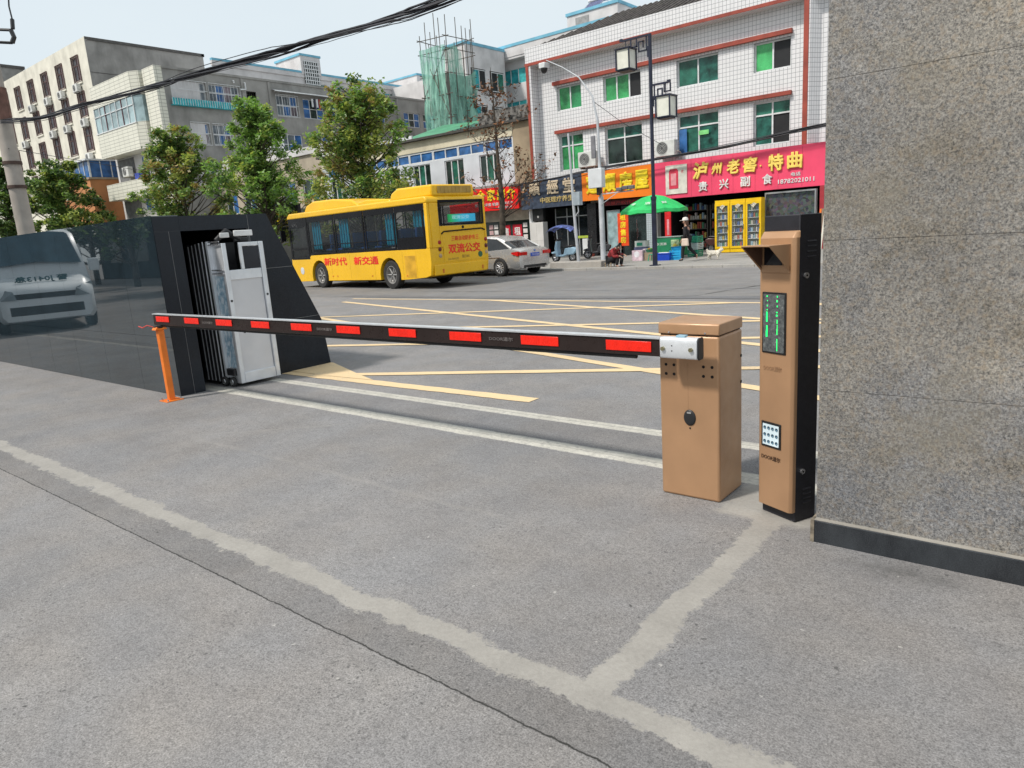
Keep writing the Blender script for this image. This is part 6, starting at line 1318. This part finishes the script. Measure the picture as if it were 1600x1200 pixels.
for (xa, xb, lb) in ((-21.6, -19.5, 'dark glazed shopfront of the clinic behind the blue scooter'),):
    t = thing('shopfront', ((xa+xb)/2, 30.2, .08), lb, 'shopfront'); q = MB(); q.box(-1.05, 1.05, 0, .01, 0, 2.4); q.build('glass', thinglass('shop_glass', (.02, .025, .03), .6), t)
    q = MB()
    for x in (-1.05, -.35, .35, 1.0): q.box(x, x+.05, -.03, .0, 0, 2.4)
    q.box(-1.0, 1.0, -.028, 0, 1.95, 2.0); q.build('frame', M('alu_frame', (.35, .36, .37), .4, .5), t)
    q = MB(); q.box(.3, .95, -.05, -.035, .88, 1.0); q.build('yellow_green_tape', M('lime', (.4, .5, .06), .6), t); q = MB(); q.box(.55, .85, -.045, -.03, .1, .85); q.build('pale_panel', m_wfr, t)
pl_ = thing('door_column', (-19.05, 29.6, .08), 'black clad column between the clinic and the orange sign shop', 'column'); q = MB(); q.box(-.25, .25, 0, .25, 0, 2.5); q.build('column', M('black_cladding', (.015, .015, .017), .3), pl_, bevel=.01)
# yellow display cabinets with shelves of goods
gr2 = 'goods on the shelves of the yellow cabinets'
m_cy = M('cabinet_yellow', (.80, .50, .01), .4, 0, .06, 2); m_shg = thinglass('cabinet_glass', (.3, .33, .3), .12)
rg_ = random.Random(11); goods = []
def good(kind):
    t = thing('packet' if kind else 'bottle', (0, 0, 0), 'x', 'packet' if kind else 'bottle', gr2)
    q = MB()
    if kind: q.box(-.04, .04, -.03, .03, 0, .16)
    else: q.lathe([(0, 0), (.035, 0), (.035, .13), (.014, .17), (.014, .22), (0, .22)], (0, 0, 0), 8)
    q.build('pack', m_bot[0], t); return t
cabs = []
for ci, (x, lb) in enumerate(((-12.0, 'leftmost of the three yellow glass-fronted display cabinets'), (-11.36, 'middle of the three yellow glass-fronted display cabinets'), (-10.72, 'rightmost of the three yellow glass-fronted display cabinets'))):
    t = thing('display_cabinet', (x, 28.4, .1), lb, 'cabinet'); wd = .31
    q = MB(); q.box(-wd, -wd+.03, 0, .4, 0, 2.08); q.box(wd-.03, wd, 0, .4, 0, 2.08); q.box(-wd+.03, wd-.03, .37, .4, 0, 2.08); q.box(-wd+.03, wd-.03, 0, .37, 0, .2); q.box(-wd+.03, wd-.03, 0, .37, 1.92, 2.08); q.build('body', m_cy, t)
    q = MB(); q.box(-wd+.0, -wd+.075, -.03, -.002, .16, 1.95); q.box(wd-.075, wd, -.03, -.002, .16, 1.95); q.box(-wd+.075, wd-.075, -.03, -.002, .16, .24); q.box(-wd+.075, wd-.075, -.03, -.002, 1.86, 1.95); dr = q.build('door_frame', m_cy, t)
    q = MB(); q.box(-wd+.075, wd-.075, -.018, -.014, .24, 1.86); q.build('door_glass', m_shg, dr)
    q = MB(); q.box(wd-.07, wd-.05, -.05, -.03, .9, 1.1); q.build('handle', m_chrome, dr)
    q = MB(); q.box(-wd+.035, -wd+.045, .0, .36, .21, 1.9); q.box(-wd+.05, wd-.05, .35, .368, .21, 1.9, 1); q.build('liner', [m_wfr, M('cabinet_back', (.12, .12, .11), .7)], t)
    q = MB(); q.prism([(-.12, 1.83), (0, 1.7), (.14, 1.85), (.02, 1.9)], -.034, -.031, 'y'); q.build('sticker', M('sticker', (.55, .5, .4), .5, 0, .4, 20), t)
    for k in range(6):
        q = MB(); z_ = .22+k*.275; q.box(-wd+.05, wd-.05, .02, .345, z_, z_+.018); q.build('shelf', m_wfr, t)
        n_g = 5
        for g_ in range(n_g):
            kind = rg_.random() < .55
            o = good(kind); o.location = (x-.19+g_*.095, 28.4+.1+rg_.uniform(0, .03), .1+z_+.019); o.scale = (1, 1, rg_.uniform(.85, 1.12))
            gc_ = rg_.randrange(8)
            o['label'] = 'small %s %s, %s, on shelf %s of the %s yellow cabinet' % (('cream', 'blue', 'dark red', 'amber', 'dark green', 'white', 'black', 'pale blue')[gc_], 'packet' if kind else 'bottle', ('far left', 'mid left', 'middle', 'mid right', 'far right')[g_], ('six', 'five', 'four', 'three', 'two', 'one')[k], ('leftmost', 'middle', 'rightmost')[ci])
            o['group'] = 'goods in the %s yellow cabinet' % ('leftmost', 'middle', 'rightmost')[ci]
            kids(o)[0].data.materials[0] = m_bot[gc_]
win_ = thing('shop_window_display', (-9.45, 28.9, .08), 'shop window full of hanging packets right of the yellow cabinets', 'window display')
def clutter():
    m, t, b = newmat('window_clutter'); v = NN(t, 'TexVoronoi'); v.inputs['Scale'].default_value = 9; ge = NN(t, 'NewGeometry'); t.links.new(ge.outputs['Position'], v.inputs['Vector'])
    hs_ = NN(t, 'HueSaturation'); hs_.inputs['Saturation'].default_value = .45; hs_.inputs['Value'].default_value = .28; t.links.new(v.outputs['Color'], hs_.inputs['Color']); t.links.new(hs_.outputs[0], b.inputs['Base Color']); b.inputs['Roughness'].default_value = .3; return m
q = MB(); q.box(-.95, .9, .1, .14, .9, 2.2); q.build('merchandise_wall', clutter(), win_)
q = MB(); q.box(-.95, .9, .0, .008, .9, 2.2); q.build('glass', thinglass('shop_glass2', (.05, .06, .07), .25), win_)
q = MB(); q.box(-1.0, .95, -.02, .16, .82, .9); q.box(-1.0, .95, -.02, .16, 2.2, 2.26); q.box(.9, .95, -.02, .16, .9, 2.2); q.box(-1.0, -.95, -.02, .16, .9, 2.2); q.build('frame', M('alu_frame', (.35, .36, .37), .4, .5), win_)
q = MB(); q.box(-.98, .93, 0, .14, 0, .82); q.build('base_wall', m_grey, win_)
for k, (xa, c_) in enumerate(((-.75, (.6, .55, .4)), (.3, (.35, .5, .6)), (.52, (.5, .12, .1)), (.72, (.3, .42, .5)), (-.45, (.5, .5, .5)))):
    q = MB(); q.box(xa, xa+.16, -.03, -.021, 1.0, 1.32); q.build('poster', M('wp_%d' % k, c_, .6, 0, .3, 14), win_)
lb_ = thing('leaning_boards', (-8.35, 28.4, .08), 'faded boards leaning by the red door jamb at the right end of the shop', 'boards')
for k in range(3): q = MB(); q.add([(k*.08, 0, 0), (k*.08+.06, 0, 0), (k*.08+.16, .15, 1.5), (k*.08+.1, .15, 1.5), (k*.08, .04, 0), (k*.08+.06, .04, 0), (k*.08+.16, .19, 1.5), (k*.08+.1, .19, 1.5)], [(0, 1, 2, 3), (7, 6, 5, 4), (0, 3, 7, 4), (1, 5, 6, 2)]); q.build('board', [m_or, m_tan, m_cream][k], lb_)
rj = thing('door_jamb', (-8.3, 29.0, .08), 'red painted door jamb at the right end of the pink shop', 'door jamb'); q = MB(); q.box(-.1, .05, 0, .1, 0, 2.36); q.build('jamb', M('jamb_red', (.35, .03, .04), .5), rj)
for k in range(2):
    t = thing('shop_shelf', (-14.6+k*1.3, 31.5, .1), 'dim shelf of goods deep inside the drinks shop, %s' % ('left one' if k == 0 else 'right one'), 'shelf')
    q = MB()
    for j in range(5): q.box(-.55, .55, 0, .35, .1+j*.42, .13+j*.42)
    q.box(-.6, -.55, 0, .35, 0, 2); q.box(.55, .6, 0, .35, 0, 2); q.build('rack', M('dim_rack', (.12, .11, .1), .7), t)
    for j in range(5):
        for i in range(9): q = MB(); q.box(-.5+i*.115, -.42+i*.115, .02, .2, .131+j*.42, .131+j*.42+rg_.uniform(.15, .32)); q.build('pack', m_bot[rg_.randrange(8)], t)
pt = thing('potted_plant', (-18.9, 29.3, .08), 'small potted plant by the black column', 'plant')
q = MB(); q.lathe([(0, 0), (.1, 0), (.14, .22), (.12, .22), (0, .2)], (0, 0, 0), 12); q.build('pot', m_redb, pt)

# ============================================================ trees
def leafmesh(pts, size, rnd, up=.75, asp=.5):
    n = len(pts); pts = np.asarray(pts)
    nrm = rnd.normal(size=(n, 3)); nrm[:, 2] = np.abs(nrm[:, 2])+up; nrm /= np.linalg.norm(nrm, axis=1)[:, None]
    t1 = np.cross(nrm, rnd.normal(size=(n, 3))); t1 /= np.linalg.norm(t1, axis=1)[:, None]; t2 = np.cross(nrm, t1)
    s = size*rnd.uniform(.6, 1.25, size=(n, 1)); a, b = t1*s, t2*s*asp
    V4 = np.stack([pts-a, pts-b-nrm*s*.15, pts+a, pts+b-nrm*s*.15], 1).reshape(-1, 3)
    return V4
def crown(name, clumps, per, size, mats, parent, seed, asp=.5, fl=.85, ymul=1):
    rnd = np.random.default_rng(seed); P_ = []; MI = []
    for (c, r_) in clumps:
        k = int(per*(r_/.7)**2); d = rnd.normal(size=(k, 3)); d /= np.linalg.norm(d, axis=1)[:, None]
        rr_ = r_*rnd.uniform(.1, 1.15, size=(k, 1))**.6; rr_ *= 1+.18*rnd.normal(size=(k, 1)); p = np.array(c)+d*rr_*np.array([1, 1, fl]); P_.append(p)
        base = rnd.choice(len(mats), p=_w(len(mats))); mi = np.where(rnd.random(k) < .62, base, rnd.integers(0, len(mats), k)); MI.append(mi)
    P_ = np.concatenate(P_); MI = np.concatenate(MI); V4 = leafmesh(P_, size, rnd, asp=asp); n = len(P_)
    me = bpy.data.meshes.new(name); me.vertices.add(n*4); me.vertices.foreach_set('co', V4.ravel()); me.loops.add(n*4); me.loops.foreach_set('vertex_index', np.arange(n*4)); me.polygons.add(n)
    me.polygons.foreach_set('loop_start', np.arange(n)*4)
    for m in mats: me.materials.append(m)
    me.polygons.foreach_set('material_index', MI.astype(np.int32)); me.update(calc_edges=True); me.validate()
    return put(name, me, parent)
def _w(n): w_ = np.array([1.0]*n); w_[0] = 1.6; return w_/w_.sum()
def leafmat(name, c, rough=.4):
    m, t, b = newmat(name); n = noise(t, 2.2, 3); t.links.new(ramp(t, n, [(.3, tuple(x*.6 for x in c)), (.7, tuple(min(1, x*1.35) for x in c))]).outputs[0], b.inputs['Base Color'])
    b.inputs['Roughness'].default_value = rough; tr = NN(t, 'BsdfTranslucent'); tr.inputs[0].default_value = (c[0]*1.5, c[1]*1.6, c[2], 1); mxs = NN(t, 'MixShader'); mxs.inputs[0].default_value = .34
    o = t.nodes['Material Output']; t.links.new(b.outputs[0], mxs.inputs[1]); t.links.new(tr.outputs[0], mxs.inputs[2]); t.links.new(mxs.outputs[0], o.inputs[0]); return m
L_dk = leafmat('leaf_dark', (.055, .105, .03)); L_md = leafmat('leaf_mid', (.16, .25, .07)); L_yl = leafmat('leaf_yellow_green', (.33, .37, .10)); L_br = leafmat('leaf_brown', (.30, .22, .08)); L_lt = leafmat('leaf_light', (.20, .34, .08))
m_bark = M('bark', (.07, .055, .042), .95, 0, .3, 8, bump=.8, bscale=30)
def tree(loc, h, rad, zc0, label, seed, mats, per=330, size=.15, ncl=44, group='evergreen trees along the far pavement', cone=.66, leafy=True, name='evergreen_tree'):
    rd = random.Random(seed); t = thing(name, loc, label, 'tree', group)
    cl_ = []; q = MB(); q.tube([(0, 0, 0), (.05, .03, h*.3), (-.05, 0, h*.62), (.02, 0, h*.93)], [.17, .14, .08, .02], 10)
    for k in range(ncl):
        u = rd.random()**.85; z = zc0+(h-.35-zc0)*u
        prof_ = (.62+.38*math.sin(PI*min(1, u*1.4+.1)) if u < .35 else max(.1, 1-((u-.35)/.65)**1.1*cone))
        a = rd.uniform(0, 2*PI); rr_ = rad*prof_*rd.uniform(.35, 1)**.6; r_ = rd.uniform(.26, .62)*(1-.35*u)
        c = (rr_*math.cos(a), rr_*math.sin(a), z+rd.uniform(-.2, .2)); cl_.append((c, r_))
        z0 = max(zc0*.7, z-rr_*.7); q.tube([(0, 0, z0), (c[0]*.5, c[1]*.5, z0+(z-z0)*.45), c], [.05*(1-u*.5), .03, .01], 5)
    cl_.append(((0, 0, h-.3), .38))
    if leafy:
        for k in range(ncl//4):
            u = rd.random(); z = zc0+.2+(h-1.2-zc0)*u; a = rd.uniform(0, 2*PI); r2_ = rad*.55*(1-.6*u)*rd.random(); cl_.append(((r2_*math.cos(a), r2_*math.sin(a), z), rd.uniform(.5, .85)))
    q.build('trunk', m_bark, t, smooth=True)
    crown('crown', cl_, per, size, mats, t, seed); return t
ev = [L_dk, L_md, L_md, L_yl, L_lt, L_br]
tree((-27.9, 23.3, .08), 9.2, 3.2, 2.0, 'evergreen tree nearest the low shop building, directly above the bus', 21, [L_md, L_yl, L_dk, L_yl, L_lt, L_md, L_br, L_yl], ncl=120, per=300, size=.115)
tree((-36.6, 23.3, .08), 9.6, 3.2, 1.8, 'middle evergreen tree, brightest green, left of the one above the bus', 22, [L_md, L_lt, L_dk, L_lt, L_yl, L_lt], ncl=120, per=290, size=.125)
tree((-45.8, 23.3, .08), 9.4, 3.6, 2.0, 'evergreen tree in front of the cement side wall, left of the brightest one', 23, [L_md, L_dk, L_yl, L_br, L_md, L_md, L_yl], ncl=120, per=280, size=.135)
tree((-66.0, 23.3, .08), 9.6, 3.9, 2.0, 'evergreen tree in front of the orange annex', 24, [L_dk, L_md, L_md, L_yl, L_dk], ncl=130, size=.16, per=300)
tree((-78.5, 23.3, .08), 11.2, 3.8, 2.0, 'dark evergreen tree cut by the left edge behind the utility pole', 25, [L_dk, L_dk, L_md], ncl=80, size=.2, per=300)
# bare tree
def bare(loc, h, label, seed):
    rd = random.Random(seed); t = thing('bare_tree', loc, label, 'tree'); q = MB(); tips = []
    q.tube([(0, 0, 0), (.03, 0, 1.4), (.10, .02, 2.6), (.05, 0, 4.2), (0, .03, 6.0), (-.02, 0, h)], [.17, .135, .12, .075, .04, .008], 10)
    def br(p, d, l, r_, n_):
        pts = [Vector(p)]; rs_ = [r_]; dd_ = Vector(d).normalized()
        for i in range(4):
            dd_ = (dd_+Vector((rd.uniform(-.28, .28), rd.uniform(-.28, .28), rd.uniform(-.05, .22)))).normalized(); pts.append(pts[-1]+dd_*l/4); rs_.append(r_*(1-.22*(i+1)))
        q.tube(pts, rs_, 5); tips.append(pts[-1]); tips.append(pts[-2])
        if n_:
            for k in range(5):
                b_ = pts[rd.randrange(1, 5)]; v_ = (dd_+Vector((rd.uniform(-1, 1), rd.uniform(-1, 1), rd.uniform(-.3, .8)))).normalized(); br(b_, v_, l*rd.uniform(.4, .65), r_*.5, n_-1)
    for k in range(20):
        z = rd.uniform(1.9, h-.8); a = rd.uniform(0, 2*PI); l = (2.3-(z/h)*1.3)*rd.uniform(.6, 1.05)
        br((.07, 0, z), (math.cos(a), math.sin(a), rd.uniform(.1, .7)), l, .035*(1-z/h*.5), 2)
    q.build('trunk', m_bark, t, smooth=True)
    rnd = np.random.default_rng(seed); P_ = np.array([tuple(x) for x in tips]); P_ = P_[rnd.random(len(P_)) < .40]; P_ = np.repeat(P_, 2, 0)+rnd.normal(size=(len(P_)*2, 3))*.08
    V4 = leafmesh(P_, .085, rnd); n = len(P_); q = MB(); q.v = [tuple(v) for v in V4]; q.f = [(i*4, i*4+1, i*4+2, i*4+3) for i in range(n)]; q.m = [int(x) for x in rnd.integers(0, 2, n)]
    q.build('dead_leaves', [M('dead_leaf', (.24, .10, .04), .8, 0, .3, 9), M('dead_leaf_b', (.14, .08, .045), .8)], t, fix=False); return t
bare((-19.45, 23.3, .08), 7.9, 'bare tree with a few withered leaves behind the silver car', 31)
# yard side, behind the camera (seen mirrored in the polished wall)
yt = [(-24, -9, 8, 3), (-31, -10, 8.5, 3.2), (-39, -9.5, 9, 3.4), (-48, -11, 9, 3.6), (-17, -11, 8, 3)]
for i, (x, y, h, r_) in enumerate(yt):
    tree((x, y, 0), h, r_, 1.6, 'bushy yard tree behind the photographer, %s one from the right in the mirrored row' % ('second', 'third', 'fourth', 'fifth', 'first')[i], 60+i, [L_dk, L_md, L_dk], per=150, size=.26, ncl=36, group='yard trees mirrored in the wall')
yb = thing('yard_building', (-35, -22, 0), 'brown yard building behind the photographer, mirrored in the black wall', 'building')
q = MB(); wall(q, 'y', -16, -60, -4, 0, 9, [], .2); q.box(-60, -4, -24, -16.0, 0, 9); q.build('wall', M('brown_render', (.2, .17, .13), .9, 0, .2, .5), yb, world=True)
for k in range(12):
    q = MB()
    for j in range(2): q.box(-58+k*4.4, -56+k*4.4, -15.99, -15.95, 1.2+j*3.4, 3+j*3.4)
    q.build('window', m_pdk, yb, world=True)
